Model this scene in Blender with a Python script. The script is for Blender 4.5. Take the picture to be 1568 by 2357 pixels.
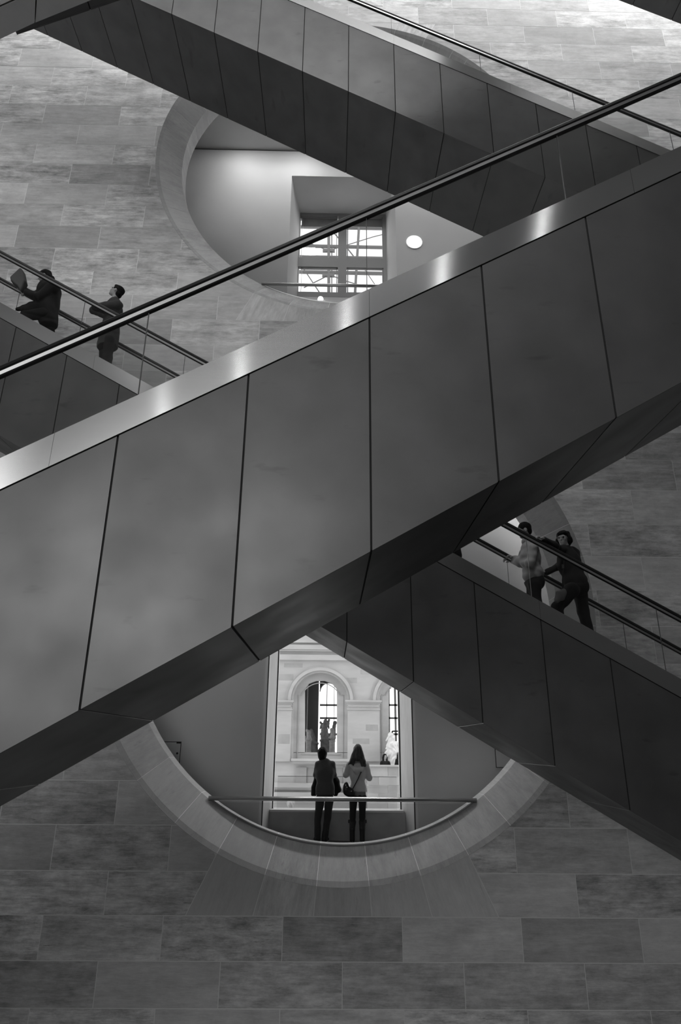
import bpy, bmesh, math, random
import numpy as np
from mathutils import Matrix, Vector

for o in list(bpy.data.objects):
    bpy.data.objects.remove(o, do_unlink=True)
scene = bpy.context.scene
COL = scene.collection
random.seed(7)

# ------------------------------------------------------------------ camera
IW, IH, FPX = 1568.0, 2357.0, 1484.55
PITCH, ROLL, YAW = (math.radians(a) for a in (19.9987, 0.52063, -0.79649))
def cam_axes():
    cp, sp = math.cos(PITCH), math.sin(PITCH)
    f = np.array([0, cp, sp]); u = np.array([0, -sp, cp]); x = np.array([1.0, 0, 0])
    cr, sr = math.cos(ROLL), math.sin(ROLL)
    x, u = cr * x + sr * u, -sr * x + cr * u
    cy, sy = math.cos(YAW), math.sin(YAW)
    z = np.array([[cy, -sy, 0], [sy, cy, 0], [0, 0, 1]])
    return z @ x, z @ u, z @ f
AX, AU, AF = cam_axes()
def at(px, py, Y):
    """pixel of the 1568x2357 photograph -> point at depth Y (metres from the lens, towards the wall)"""
    d = AX * ((px - IW / 2) / FPX) - AU * ((py - IH / 2) / FPX) + AF
    return d * (Y / d[1])
def atz(px, py, z):
    d = AX * ((px - IW / 2) / FPX) - AU * ((py - IH / 2) / FPX) + AF
    return d * (z / d[2])
cam_data = bpy.data.cameras.new('camera')
cam_data.sensor_fit = 'VERTICAL'; cam_data.sensor_height = 36.0
cam_data.lens = 36.0 * FPX / IH
cam_data.clip_end = 300
cam = bpy.data.objects.new('camera', cam_data); COL.objects.link(cam)
mw = Matrix.Identity(4)
for i, a in enumerate((AX, AU, -AF)):
    for j in range(3):
        mw[j][i] = float(a[j])
cam.matrix_world = mw
scene.camera = cam
scene.cycles.use_light_tree = False

# ------------------------------------------------------------------ world, lights, exposure
world = bpy.data.worlds.new('sky'); scene.world = world; world.use_nodes = True
bg = world.node_tree.nodes['Background']
bg.inputs['Color'].default_value = (1, 1, 1, 1); bg.inputs['Strength'].default_value = 1.9
vs = scene.view_settings
vs.view_transform = 'Standard'; vs.look = 'None'; vs.gamma = 1.0; vs.use_curve_mapping = False
vs.exposure = 0.0
def area(name, loc, target, sx, sy, radiance):
    l = bpy.data.lights.new(name, 'AREA'); l.shape = 'RECTANGLE'; l.size = sx; l.size_y = sy
    l.energy = radiance * sx * sy * math.pi
    o = bpy.data.objects.new(name, l); COL.objects.link(o); o.location = loc
    o.rotation_euler = (Vector(target) - Vector(loc)).to_track_quat('-Z', 'Y').to_euler()
    return o
# daylight of the glazed roof over the hall, then unseen fill lights added behind the viewer
area('roof_daylight', (.5, 9.2, 23.8), (.5, 9.2, 0), 26.5, 4.4, 9.0)
area('roof_front_fill', (-3.0, -4.4, 22.6), (-3.0, 11.6, 7.0), 14, 4.4, 7.0)  # unseen light added to brighten the middle of the stone wall
area('end_fill', (-6.4, -6.8, 3.3), (-6.4, 0, 3.3), 12.4, 5.4, 2.9)  # unseen light added to brighten the left panels of the nearest escalator
area('lower_front_fill', (1.0, -6.6, -1.2), (.4, 11.6, -3.5), 4, 2.0, 1.0)  # unseen low light added to lift the bottom centre of the wall
# unseen lights added to brighten the two galleries behind the round openings
for _x in (-2.6, -1.0, 2.2, 4.0):
    area('gallery_fill', (_x, 13.0, 16.0), (_x, 14.0, 13.0), .6, .3, 30)
for _x in (-4.0, 4.4):
    area('gallery_fill', (_x, 12.7, 7.6), (_x, 12.8, 0), 2.5, .25, 80 if _x < 0 else 170)
area('gallery_fill', (.3, 12.75, 7.0), (.3, 13.2, 0), 2.0, .2, 15)  # added to lift the backlit parapet

# ------------------------------------------------------------------ numbers of the place
D = 11.6                       # stone wall face
XC = 0.0218 * D                # centre line of both round openings
ZLO, ZUP = 0.2135 * D, 1.1525 * D
RO, RRIM, RI = 0.394 * D, 0.387 * D, 0.3475 * D
D1, D2 = 1.034 * D, 1.07 * D
T30 = math.tan(math.radians(30))
ZFLOOR = -1.68                 # walkway behind the lower opening
STOREY = 10.87
YW, YP = 12.95, 13.65          # lower gallery wall face, window parapet
YU, YN = 14.0, 15.35           # upper gallery wall face, upper window

# ------------------------------------------------------------------ materials
MATS = {}
def new_mat(name):
    m = bpy.data.materials.new(name); m.use_nodes = True
    nt = m.node_tree
    return m, nt, nt.nodes, nt.links, nt.nodes['Principled BSDF']
def g(v): return (v, v, v, 1)
def mat(name, v, rough=0.6, metal=0.0, spec=0.5, noise=0.0, nscale=3.0, stretch=(1, 1, 1), bump=0.0, bscale=40):
    if name in MATS: return MATS[name]
    m, nt, N, L, b = new_mat(name)
    b.inputs['Base Color'].default_value = g(v); b.inputs['Roughness'].default_value = rough
    b.inputs['Metallic'].default_value = metal; b.inputs['Specular IOR Level'].default_value = spec
    if noise or bump:
        tc = N.new('ShaderNodeTexCoord'); mp = N.new('ShaderNodeMapping'); mp.inputs['Scale'].default_value = stretch
        L.new(tc.outputs['Object'], mp.inputs['Vector'])
        if noise:
            n = N.new('ShaderNodeTexNoise'); n.inputs['Scale'].default_value = nscale; n.inputs['Detail'].default_value = 5
            L.new(mp.outputs[0], n.inputs['Vector'])
            r = N.new('ShaderNodeMapRange'); r.inputs['From Min'].default_value = .3; r.inputs['From Max'].default_value = .7
            r.inputs['To Min'].default_value = v * (1 - noise); r.inputs['To Max'].default_value = v * (1 + noise)
            L.new(n.outputs['Fac'], r.inputs['Value']); L.new(r.outputs[0], b.inputs['Base Color'])
        if bump:
            n2 = N.new('ShaderNodeTexNoise'); n2.inputs['Scale'].default_value = bscale; n2.inputs['Detail'].default_value = 3
            L.new(mp.outputs[0], n2.inputs['Vector'])
            bp = N.new('ShaderNodeBump'); bp.inputs['Strength'].default_value = bump; bp.inputs['Distance'].default_value = .02
            L.new(n2.outputs['Fac'], bp.inputs['Height']); L.new(bp.outputs[0], b.inputs['Normal'])
    MATS[name] = m
    return m

def stone_mat(name, base, vary, streak):
    """sawn limestone: horizontal veins, dark flecks, a tone of its own for every block"""
    m, nt, N, L, b = new_mat(name)
    tc = N.new('ShaderNodeTexCoord'); oi = N.new('ShaderNodeObjectInfo')
    off = N.new('ShaderNodeVectorMath'); off.operation = 'ADD'
    sc = N.new('ShaderNodeMath'); sc.operation = 'MULTIPLY'; sc.inputs[1].default_value = 97.0
    L.new(oi.outputs['Random'], sc.inputs[0]); L.new(tc.outputs['Object'], off.inputs[0]); L.new(sc.outputs[0], off.inputs[1])
    def noise(scl, stretch, det, rgh=.6):
        mp = N.new('ShaderNodeMapping'); mp.inputs['Scale'].default_value = stretch
        L.new(off.outputs[0], mp.inputs['Vector'])
        n = N.new('ShaderNodeTexNoise'); n.inputs['Scale'].default_value = scl; n.inputs['Detail'].default_value = det
        n.inputs['Roughness'].default_value = rgh
        L.new(mp.outputs[0], n.inputs['Vector']); return n.outputs['Fac']
    def rng(src, a, bb, c, d):
        r = N.new('ShaderNodeMapRange'); r.inputs['From Min'].default_value = a; r.inputs['From Max'].default_value = bb
        r.inputs['To Min'].default_value = c; r.inputs['To Max'].default_value = d
        L.new(src, r.inputs['Value']); return r.outputs[0]
    def mul(a, bb):
        r = N.new('ShaderNodeMath'); r.operation = 'MULTIPLY'; L.new(a, r.inputs[0]); L.new(bb, r.inputs[1]); return r.outputs[0]
    # how strongly this block is marked
    rr = N.new('ShaderNodeMath'); rr.operation = 'FRACT'; r7 = N.new('ShaderNodeMath'); r7.operation = 'MULTIPLY'; r7.inputs[1].default_value = 7.31
    L.new(oi.outputs['Random'], r7.inputs[0]); L.new(r7.outputs[0], rr.inputs[0])
    amp = rng(rr.outputs[0], 0, 1, .35, 1.25)
    def centred(src, a, bb, c):
        v_ = rng(src, a, bb, -c, c); return v_
    def add(a, bb):
        r = N.new('ShaderNodeMath'); r.operation = 'ADD'
        L.new(a, r.inputs[0]); L.new(bb, r.inputs[1]); return r.outputs[0]
    veins = centred(noise(3.0, (0.55, 1, 4.2), 9, .8), .33, .67, streak)
    cloud = centred(noise(1.5, (0.9, 1, 2.2), 4, .6), .33, .67, streak * .75)
    mott = centred(noise(7.0, (0.8, 1, 1.5), 7, .75), .3, .7, streak * .6)
    fleck = rng(noise(5.0, (0.5, 1, 4.0), 5, .8), .28, .40, -.42, 0.0)
    mark = mul(add(add(veins, cloud), add(mott, fleck)), amp)
    one = N.new('ShaderNodeMath'); one.operation = 'ADD'; one.inputs[1].default_value = 1.0; L.new(mark, one.inputs[0])
    low = N.new('ShaderNodeMath'); low.operation = 'MAXIMUM'; low.inputs[1].default_value = .25; L.new(one.outputs[0], low.inputs[0])
    tone = rng(oi.outputs['Random'], 0, 1, base * (1 - vary), base * (1 + vary))
    L.new(mul(low.outputs[0], tone), b.inputs['Base Color'])
    b.inputs['Roughness'].default_value = .75; b.inputs['Specular IOR Level'].default_value = .25
    bp = N.new('ShaderNodeBump'); bp.inputs['Strength'].default_value = .15; bp.inputs['Distance'].default_value = .01
    L.new(noise(9, (0.6, 1, 5), 2, .7), bp.inputs['Height']); L.new(bp.outputs[0], b.inputs['Normal'])
    MATS[name] = m
    return m
STONE = stone_mat('limestone', .62, .19, .34)
WEDGE = stone_mat('limestone_wedge', .70, .08, .16)
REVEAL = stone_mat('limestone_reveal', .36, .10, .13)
MORTAR = mat('mortar', .88, .8)

def metal_panel(name, v, rough, metal, blot):
    m, nt, N, L, b = new_mat(name)
    tc = N.new('ShaderNodeTexCoord'); oi = N.new('ShaderNodeObjectInfo')
    sc = N.new('ShaderNodeMath'); sc.operation = 'MULTIPLY'; sc.inputs[1].default_value = 53.0
    off = N.new('ShaderNodeVectorMath'); off.operation = 'ADD'
    L.new(oi.outputs['Random'], sc.inputs[0]); L.new(tc.outputs['Object'], off.inputs[0]); L.new(sc.outputs[0], off.inputs[1])
    n = N.new('ShaderNodeTexNoise'); n.inputs['Scale'].default_value = 2.4; n.inputs['Detail'].default_value = 4
    L.new(off.outputs[0], n.inputs['Vector'])
    r = N.new('ShaderNodeMapRange'); r.inputs['From Min'].default_value = .3; r.inputs['From Max'].default_value = .7
    r.inputs['To Min'].default_value = v * (1 - blot); r.inputs['To Max'].default_value = v * (1 + blot)
    L.new(n.outputs['Fac'], r.inputs['Value'])
    mp4 = N.new('ShaderNodeMapping'); mp4.inputs['Scale'].default_value = (1.6, 1, 5.0); mp4.inputs['Rotation'].default_value = (0, -.35, 0)
    L.new(off.outputs[0], mp4.inputs['Vector'])
    n4 = N.new('ShaderNodeTexNoise'); n4.inputs['Scale'].default_value = 1.7; n4.inputs['Detail'].default_value = 4; L.new(mp4.outputs[0], n4.inputs['Vector'])
    r4 = N.new('ShaderNodeMapRange'); r4.inputs['From Min'].default_value = .64; r4.inputs['From Max'].default_value = .74; r4.inputs['To Min'].default_value = 1.0; r4.inputs['To Max'].default_value = .78
    L.new(n4.outputs['Fac'], r4.inputs['Value'])
    mu = N.new('ShaderNodeMath'); mu.operation = 'MULTIPLY'; L.new(r.outputs[0], mu.inputs[0]); L.new(r4.outputs[0], mu.inputs[1]); L.new(mu.outputs[0], b.inputs['Base Color'])
    # a few wiped smears
    n3 = N.new('ShaderNodeTexNoise'); n3.inputs['Scale'].default_value = 1.6; n3.inputs['Detail'].default_value = 2
    L.new(off.outputs[0], n3.inputs['Vector'])
    r2 = N.new('ShaderNodeMapRange'); r2.inputs['From Min'].default_value = .3; r2.inputs['From Max'].default_value = .75
    r2.inputs['To Min'].default_value = rough - .06; r2.inputs['To Max'].default_value = rough + .1
    L.new(n3.outputs['Fac'], r2.inputs['Value']); L.new(r2.outputs[0], b.inputs['Roughness'])
    b.inputs['Metallic'].default_value = metal
    MATS[name] = m
    return m
PANEL = metal_panel('satin_metal_cladding', .135, .42, .70, .10)
m, nt, N, L, b = new_mat('brushed_steel')
b.inputs['Base Color'].default_value = g(.58); b.inputs['Metallic'].default_value = 1.0
b.inputs['Roughness'].default_value = .30; b.inputs['Anisotropic'].default_value = .95
_tc = N.new('ShaderNodeTexCoord'); _mp = N.new('ShaderNodeMapping'); _mp.inputs['Scale'].default_value = (.4, 60, 60)
_n = N.new('ShaderNodeTexNoise'); _n.inputs['Scale'].default_value = 3; _n.inputs['Detail'].default_value = 3
L.new(_tc.outputs['Object'], _mp.inputs[0]); L.new(_mp.outputs[0], _n.inputs[0])
_r = N.new('ShaderNodeMapRange'); _r.inputs['To Min'].default_value = .17; _r.inputs['To Max'].default_value = .21
L.new(_n.outputs['Fac'], _r.inputs['Value']); L.new(_r.outputs[0], b.inputs['Roughness'])
_tg = N.new('ShaderNodeTangent'); _tg.direction_type = 'UV_MAP'; _tg.uv_map = 'brush'
L.new(_tg.outputs[0], b.inputs['Tangent'])
MATS['brushed_steel'] = m; STEEL = m
RUBBER = mat('black_rubber', .009, .5, spec=.25)
RAILBASE = mat('rail_aluminium', .55, .35, 1.0)
DARK = mat('dark_truss', .012, .9)
STEP = mat('step_metal', .10, .5, .6)
PAINT = mat('white_paint', .62, .7, noise=.03, nscale=1.2)
TRIMWHITE = mat('white_trim', .75, .5)
PLAINWALL = mat('hall_plaster', .22, .8)
FLOORM = mat('dark_floor_stone', .035, .45, noise=.15, nscale=4)
PARAPET = mat('grey_concrete', .46, .8, noise=.14, nscale=3)
JAMB = mat('pale_jamb_stone', .50, .7, noise=.10, nscale=5, stretch=(4, 4, .5))
GREYPAINT = mat('grey_painted_panel', .42, .6, noise=.10, nscale=2)
LINE = mat('shadow_gap', .03, .9)
FACADE = mat('courtyard_limestone', .50, .85, noise=.10, nscale=1.4, stretch=(.5, 1, 1.6))
FACADE2 = mat('courtyard_limestone_block', .40, .85, noise=.12, nscale=1.6)
PALESTONE = mat('terrace_pale_block', .48, .85, noise=.08, nscale=2)
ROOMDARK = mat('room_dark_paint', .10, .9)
STEELTUBE = mat('polished_tube', .5, .35, 1.0)
WINFRAME = mat('window_frame_paint', .30, .5)
TRUSS = mat('roof_steel', .22, .6)
m, nt, N, L, b = new_mat('clear_glass')
N.remove(b)
_t = N.new('ShaderNodeBsdfTransparent'); _t.inputs['Color'].default_value = (.93, .93, .93, 1)
_g = N.new('ShaderNodeBsdfGlossy'); _g.inputs['Roughness'].default_value = .02
_f = N.new('ShaderNodeLayerWeight')          # Schlick reflection, the same for both faces of the pane
_p = N.new('ShaderNodeMath'); _p.operation = 'POWER'; _p.inputs[1].default_value = 5.0
_q = N.new('ShaderNodeMath'); _q.operation = 'MULTIPLY_ADD'; _q.inputs[1].default_value = .9; _q.inputs[2].default_value = .022
L.new(_f.outputs['Facing'], _p.inputs[0]); L.new(_p.outputs[0], _q.inputs[0])
_x = N.new('ShaderNodeMixShader')
L.new(_q.outputs[0], _x.inputs[0]); L.new(_t.outputs[0], _x.inputs[1]); L.new(_g.outputs[0], _x.inputs[2])
L.new(_x.outputs[0], N['Material Output'].inputs['Surface'])
GLASS = m
GLASSEDGE = mat('glass_edge', .10, .3)
def emit_mat(name, s):
    m, nt, N, L, b = new_mat(name); b.inputs['Base Color'].default_value = g(.8)
    b.inputs['Emission Color'].default_value = g(1); b.inputs['Emission Strength'].default_value = s
    return m
LAMP = emit_mat('lamp_diffuser', 6.0); LAMP2 = emit_mat('downlight_diffuser', 75.0)

# ------------------------------------------------------------------ mesh helpers
def mesh_obj(name, verts, faces, material, parent=None, loc=(0, 0, 0), smooth=False):
    me = bpy.data.meshes.new(name); me.from_pydata([tuple(map(float, v)) for v in verts], [], faces); me.update()
    me.materials.append(material)
    if smooth:
        for p in me.polygons: p.use_smooth = True
    return link(name, me, parent, loc)
def link(name, me, parent=None, loc=(0, 0, 0), rot=None):
    o = bpy.data.objects.new(name, me); COL.objects.link(o); o.location = loc
    if rot: o.rotation_euler = rot
    if parent: o.parent = parent
    return o
def empty(name, label, cat, loc=(0, 0, 0), group=None, kind=None):
    o = bpy.data.objects.new(name, None); COL.objects.link(o); o.location = loc; o.empty_display_size = .2
    return tag(o, label, cat, group, kind)
def tag(o, label=None, cat=None, group=None, kind=None):
    if label: o['label'] = label
    if cat: o['category'] = cat
    if group: o['group'] = group
    if kind: o['kind'] = kind
    return o
BOXF = [(0, 3, 2, 1), (4, 5, 6, 7), (0, 1, 5, 4), (1, 2, 6, 5), (2, 3, 7, 6), (3, 0, 4, 7)]
def box_vf(x0, x1, y0, y1, z0, z1):
    return [(x0, y0, z0), (x1, y0, z0), (x1, y1, z0), (x0, y1, z0), (x0, y0, z1), (x1, y0, z1), (x1, y1, z1), (x0, y1, z1)], list(BOXF)
class MB:
    """collects shapes that make up ONE piece"""
    def __init__(s): s.v = []; s.f = []
    def add(s, v, f):
        o = len(s.v); s.v += list(v); s.f += [tuple(i + o for i in q) for q in f]; return s
    def box(s, *a): return s.add(*box_vf(*a))
    def prism(s, pts, y0, y1):
        """polygon of (x, z) extruded from y0 (front) to y1"""
        n = len(pts)
        v = [(p[0], y0, p[1]) for p in pts] + [(p[0], y1, p[1]) for p in pts]
        f = [tuple(range(n)), tuple(range(2 * n - 1, n - 1, -1))] + [(i, i + n, (i + 1) % n + n, (i + 1) % n) for i in range(n)]
        return s.add(v, f)
    def tube(s, a, b, r, r2=None, n=10):
        a = np.array(a, float); b = np.array(b, float); r2 = r if r2 is None else r2
        d = (b - a) / (np.linalg.norm(b - a) + 1e-9)
        u = np.cross(d, (0, 0, 1) if abs(d[2]) < .9 else (1, 0, 0)); u /= np.linalg.norm(u); w = np.cross(d, u)
        v = []
        for c, rr in ((a, r), (b, r2)):
            for i in range(n):
                t = 2 * math.pi * i / n; v.append(tuple(c + rr * (math.cos(t) * u + math.sin(t) * w)))
        f = [(i, (i + 1) % n, (i + 1) % n + n, i + n) for i in range(n)] + [tuple(range(n - 1, -1, -1)), tuple(range(n, 2 * n))]
        return s.add(v, f)
    def path(s, pts, r, n=8):
        for a, b in zip(pts[:-1], pts[1:]): s.tube(a, b, r, n=n)
        return s
    def lathe(s, c, prof, n=16):
        """profile of (radius, z) turned about the vertical through c"""
        v = []; f = []
        for r, z in prof:
            for i in range(n):
                t = 2 * math.pi * i / n; v.append((c[0] + r * math.cos(t), c[1] + r * math.sin(t), c[2] + z))
        for k in range(len(prof) - 1):
            for i in range(n):
                f.append((k * n + i, k * n + (i + 1) % n, (k + 1) * n + (i + 1) % n, (k + 1) * n + i))
        f += [tuple(range(n - 1, -1, -1)), tuple(range((len(prof) - 1) * n, len(prof) * n))]
        return s.add(v, f)
    def build(s, name, material, parent=None, loc=(0, 0, 0), smooth=False):
        return mesh_obj(name, s.v, s.f, material, parent, loc, smooth)
    def mesh(s, name, material):
        me = bpy.data.meshes.new(name); me.from_pydata([tuple(map(float, v)) for v in s.v], [], s.f); me.update(); me.materials.append(material); return me
def rnd_box(name, x0, x1, y0, y1, z0, z1, material, parent=None):
    return MB().box(x0, x1, y0, y1, z0, z1).build(name, material, parent)

# ================================================================== STONE WALL with two round openings
COURSES = [-.3179, -.2662, -.2145, -.1619, -.1050, -.0479, .0093, .0664, .1236, .1807, .2378, .2935, .3488, .4105, .4667,
           .5204, .5740, .6277, .6813, .7380, .7900, .8430, .8963, .9496, 1.0034, 1.0565, 1.1094, 1.1638, 1.2185, 1.2735, 1.3313, 1.3868]
COURSES = [COURSES[0] - .0535 * k for k in (3, 2, 1)] + COURSES + [1.3868 + .0555 * k for k in range(1, 8)]
COURSES = [c * D for c in COURSES]
FAN = math.radians(26.25)
FANBASE = {('lo', -1): -.2145 * D, ('lo', 1): .6277 * D, ('up', -1): .7380 * D, ('up', 1): (1.3868 + .0555 * 3) * D + .0}
CIRC = {'lo': ZLO, 'up': ZUP}
def half_gap(z):
    """half width of the round opening plus its fans of wedge stones at height z (0 = none)"""
    w = 0.0
    for k, zc in CIRC.items():
        d = z - zc
        if abs(d) < RO: w = max(w, math.sqrt(RO * RO - d * d))
        for sgn in (-1, 1):
            base = FANBASE[(k, sgn)]
            lo = RO * math.cos(FAN)
            if sgn * d > lo * .999 and sgn * (base - z) > -1e-6:
                w = max(w, sgn * d * math.tan(FAN))
    return w
wall_front = None
def wall_backing():
    m_ = MB(); X0, X1 = -14.0, 14.0
    zs = [-9.0, (ZLO + ZUP) / 2, 24.0]
    yb = D + .0025
    n = 96
    for zc, za, zb in ((ZLO, zs[0], zs[1]), (ZUP, zs[1], zs[2])):
        v = []; f = []
        for i in range(n):
            t = 2 * math.pi * i / n; c, s = math.cos(t), math.sin(t)
            k = min(((X1 if c > 0 else X0) - XC) / c if abs(c) > 1e-9 else 1e9, ((zb if s > 0 else za) - zc) / s if abs(s) > 1e-9 else 1e9)
            v.append((XC + RO * c, yb, zc + RO * s)); v.append((XC + k * c, yb, zc + k * s))
        f = [(2 * i, 2 * i + 1, (2 * i + 3) % (2 * n), (2 * i + 2) % (2 * n)) for i in range(n)]
        # corners
        m_.add(v, f)
        for cx, cz in ((X0, za), (X1, za), (X0, zb), (X1, zb)):
            # triangle filling the corner between the two nearest outer points
            a = math.atan2(cz - zc, cx - XC) % (2 * math.pi); i = int(a / (2 * math.pi) * n)
            m_.add([v[2 * i + 1], (cx, yb, cz), v[(2 * i + 3) % (2 * n)]], [(0, 1, 2)])
    return m_
wall_front = tag(wall_backing().build('wall_front', MORTAR), 'pale limestone wall with two large round openings, behind the escalators', 'wall', kind='structure')

BLK = .1600 * D; GAP = .006; BT = .05
view_blocks = []; stuff = MB()
for r in range(len(COURSES) - 1):
    za, zb = COURSES[r] + GAP, COURSES[r + 1] - GAP
    par = (r + 3) % 2
    zs = np.linspace(za, zb, 13)
    for k in range(-8, 9):
        x0 = XC + (k + .5 * par) * BLK - 0 + GAP; x1 = x0 + BLK - 2 * GAP
        if x1 < -13.9 or x0 > 13.9: continue
        for side in (-1, 1):
            # left of the openings, right of them
            left = []; right = []
            for z in zs:
                w = half_gap(z); lim = XC + side * (w + (GAP if w else 0))
                if side < 0: a, b2 = x0, min(x1, lim if w else XC)
                else: a, b2 = max(x0, lim if w else XC), x1
                if not w and x0 < XC < x1:
                    if side > 0: continue
                    a, b2 = x0, x1
                if b2 - a > .004: left.append((a, z)); right.append((b2, z))
            if len(left) < 2: continue
            def simp(l):
                o = [l[0]]
                for i in range(1, len(l) - 1):
                    if abs((l[i][0] - o[-1][0]) * (l[i + 1][1] - o[-1][1]) - (l[i + 1][0] - o[-1][0]) * (l[i][1] - o[-1][1])) > 1e-6: o.append(l[i])
                return o + [l[-1]]
            l2, r2 = simp(left), simp(right)
            pts = r2 + l2[::-1]
            pts = [p for i, p in enumerate(pts) if math.hypot(p[0] - pts[i - 1][0], p[1] - pts[i - 1][1]) > 1e-4]
            if len(pts) < 3: continue
            view_blocks.append(pts)
# the ones the photograph shows are pieces of their own, the rest of the wall is one field
def in_view(c):
    return abs(c[0]) < 7.2 + .14 * c[1] and -4.4 < c[1] < 19.6
cand = []
for pts in view_blocks:
    c = np.mean(np.array(pts), axis=0)
    cand.append((in_view(c), abs(c[0]) + abs(c[1] - 7) * .3, pts, c))
cand.sort(key=lambda q: (not q[0], q[1]))
for i, (v, _, pts, c) in enumerate(cand):
    pr = random.uniform(-.0008, .0012)
    if i < 285 and v:
        q = [(p[0] - c[0], p[1] - c[1]) for p in pts]
        MB().prism(q, pr, BT).build('stone_block', STONE, wall_front, (c[0], D, c[1]))
    else:
        stuff.prism(pts, D + pr, D + BT)
s_ = stuff.build('stone_courses', STONE, wall_front); s_['kind'] = 'stuff'

# wedge stones above and below each opening
def ang_pts(a0, a1, r, n=5): return [(r * math.cos(a0 + (a1 - a0) * i / n), r * math.sin(a0 + (a1 - a0) * i / n)) for i in range(n + 1)]
STEP_A = math.radians(10.5)
for key, zc in CIRC.items():
    for sgn in (-1, 1):
        base = FANBASE[(key, sgn)] - zc
        base -= sgn * GAP
        for k in range(-2, 3):
            a0 = sgn * math.pi / 2 + (k - .5) * STEP_A; a1 = a0 + STEP_A
            e = GAP / RO
            a0 += e; a1 -= e
            arc = ang_pts(a0, a1, RO + .001)
            top = [(base / math.tan(a1), base), (base / math.tan(a0), base)]
            pts = [(XC + p[0], zc + p[1]) for p in arc + top]
            c = np.mean(np.array(pts), axis=0); ca = math.atan2(c[1] - zc, c[0] - XC)
            # grain of the wedge stones runs along their length
            q = []
            for p in pts:
                dx, dz = p[0] - c[0], p[1] - c[1]
                q.append((dx * math.cos(ca) + dz * math.sin(ca), -dx * math.sin(ca) + dz * math.cos(ca)))
            if sgn > 0: pass
            o = MB().prism(q[::-1], random.uniform(-.001, .001), BT).build('wedge_stone', WEDGE, wall_front, (c[0], D, c[1]))
            o.rotation_euler = (0, -ca, 0)
# splayed reveal, one stone after another round the ring
for key, zc in CIRC.items():
    cuts = []
    for sgn in (-1, 1):
        cuts += [sgn * math.pi / 2 + (k - .5) * STEP_A for k in range(-3, 5)]
    lim = math.sin(math.pi / 2 - 3.5 * STEP_A) * RO
    for z in COURSES:
        dz = z - zc
        if abs(dz) < lim - .15:
            a = math.asin(dz / RO); cuts += [a, math.pi - a]
    cuts = sorted(c % (2 * math.pi) for c in cuts)
    cuts = [c for i, c in enumerate(cuts) if i == 0 or c - cuts[i - 1] > .01]
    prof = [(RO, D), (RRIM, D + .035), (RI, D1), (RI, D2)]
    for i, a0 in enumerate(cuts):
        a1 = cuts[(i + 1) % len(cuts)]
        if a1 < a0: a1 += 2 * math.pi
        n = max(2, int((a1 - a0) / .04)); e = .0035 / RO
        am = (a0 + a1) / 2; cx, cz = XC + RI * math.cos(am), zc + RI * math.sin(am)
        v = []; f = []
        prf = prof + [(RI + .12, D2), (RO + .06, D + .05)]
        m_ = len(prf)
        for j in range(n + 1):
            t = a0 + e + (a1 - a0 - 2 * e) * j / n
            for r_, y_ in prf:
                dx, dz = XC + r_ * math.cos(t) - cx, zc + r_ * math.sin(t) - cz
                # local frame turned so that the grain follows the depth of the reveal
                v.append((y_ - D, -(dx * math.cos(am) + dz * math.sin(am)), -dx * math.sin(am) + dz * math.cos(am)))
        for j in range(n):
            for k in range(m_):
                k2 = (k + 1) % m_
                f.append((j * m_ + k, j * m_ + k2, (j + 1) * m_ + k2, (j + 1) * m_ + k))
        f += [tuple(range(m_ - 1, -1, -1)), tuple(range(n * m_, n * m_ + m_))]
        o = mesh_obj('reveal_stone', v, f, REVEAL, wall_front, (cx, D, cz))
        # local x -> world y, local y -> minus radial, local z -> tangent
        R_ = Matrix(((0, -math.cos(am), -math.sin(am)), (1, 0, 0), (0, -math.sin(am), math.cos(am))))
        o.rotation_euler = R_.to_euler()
    # joints between reveal stones
    bk = MB(); v = []; f = []; n = 96
    for j in range(n):
        t = 2 * math.pi * j / n
        for r_, y_ in ((RO + .004, D + .003), (RRIM + .004, D + .037), (RI + .003, D1 + .002), (RI + .003, D2 - .002)):
            v.append((XC + r_ * math.cos(t), y_, zc + r_ * math.sin(t)))
    for j in range(n):
        for k in range(3):
            f.append((j * 4 + k, j * 4 + k + 1, ((j + 1) % n) * 4 + k + 1, ((j + 1) % n) * 4 + k))
    mesh_obj('reveal_joint', v, f, MORTAR, wall_front)

# ================================================================== the hall round the escalators
def struct(name, label, *a, material=PLAINWALL):
    return tag(rnd_box(name, *a, material), label, name.split('_')[0], kind='structure')
struct('wall_left', 'plain plaster end wall of the hall on the left', -14.3, -14.0, -7, D + 3, -9, 24)
struct('wall_right', 'plain plaster end wall of the hall on the right', 14.0, 14.3, -7, D + 3, -9, 24)
struct('wall_back', 'plain plaster wall behind the viewer', -14.3, 14.3, -7.3, -7, -9, 24)
struct('ceiling', 'roof over the hall', -14.3, 14.3, -7.3, D + 3, 24, 24.3)
struct('floor', 'dark stone floor far below the escalators', -14.3, 14.3, -7.3, D + 3, -9.3, -9, material=FLOORM)

# sloping soffit behind the viewer with its row of round downlights
def bz(x): return 5.55 + (x + 1.79) * .68
bm_ = MB().add([(-5, -2.9, bz(-5)), (7.5, -2.9, bz(7.5)), (7.5, -1.5, bz(7.5)), (-5, -1.5, bz(-5)), (-5, -2.9, bz(-5) + .25), (7.5, -2.9, bz(7.5) + .25), (7.5, -1.5, bz(7.5) + .25), (-5, -1.5, bz(-5) + .25)], BOXF)
tag(bm_.build('trim_9', PLAINWALL), 'sloping soffit above and behind the viewer', 'soffit', kind='structure')
for lx_ in (-2.83, -1.59, .21, 1.96, 3.96):
    dl = empty('downlight', 'round downlight in the sloping soffit behind the viewer', 'lamp', (lx_, -2.0, bz(lx_)), group='downlights behind the viewer')
    MB().tube((0, 0, -.115), (0, 0, -.10), .075, n=20).build('diffuser', LAMP2, dl)
    MB().tube((0, 0, -.10), (0, 0, .06), .11, n=20).build('housing', TRIMWHITE, dl)

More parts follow.
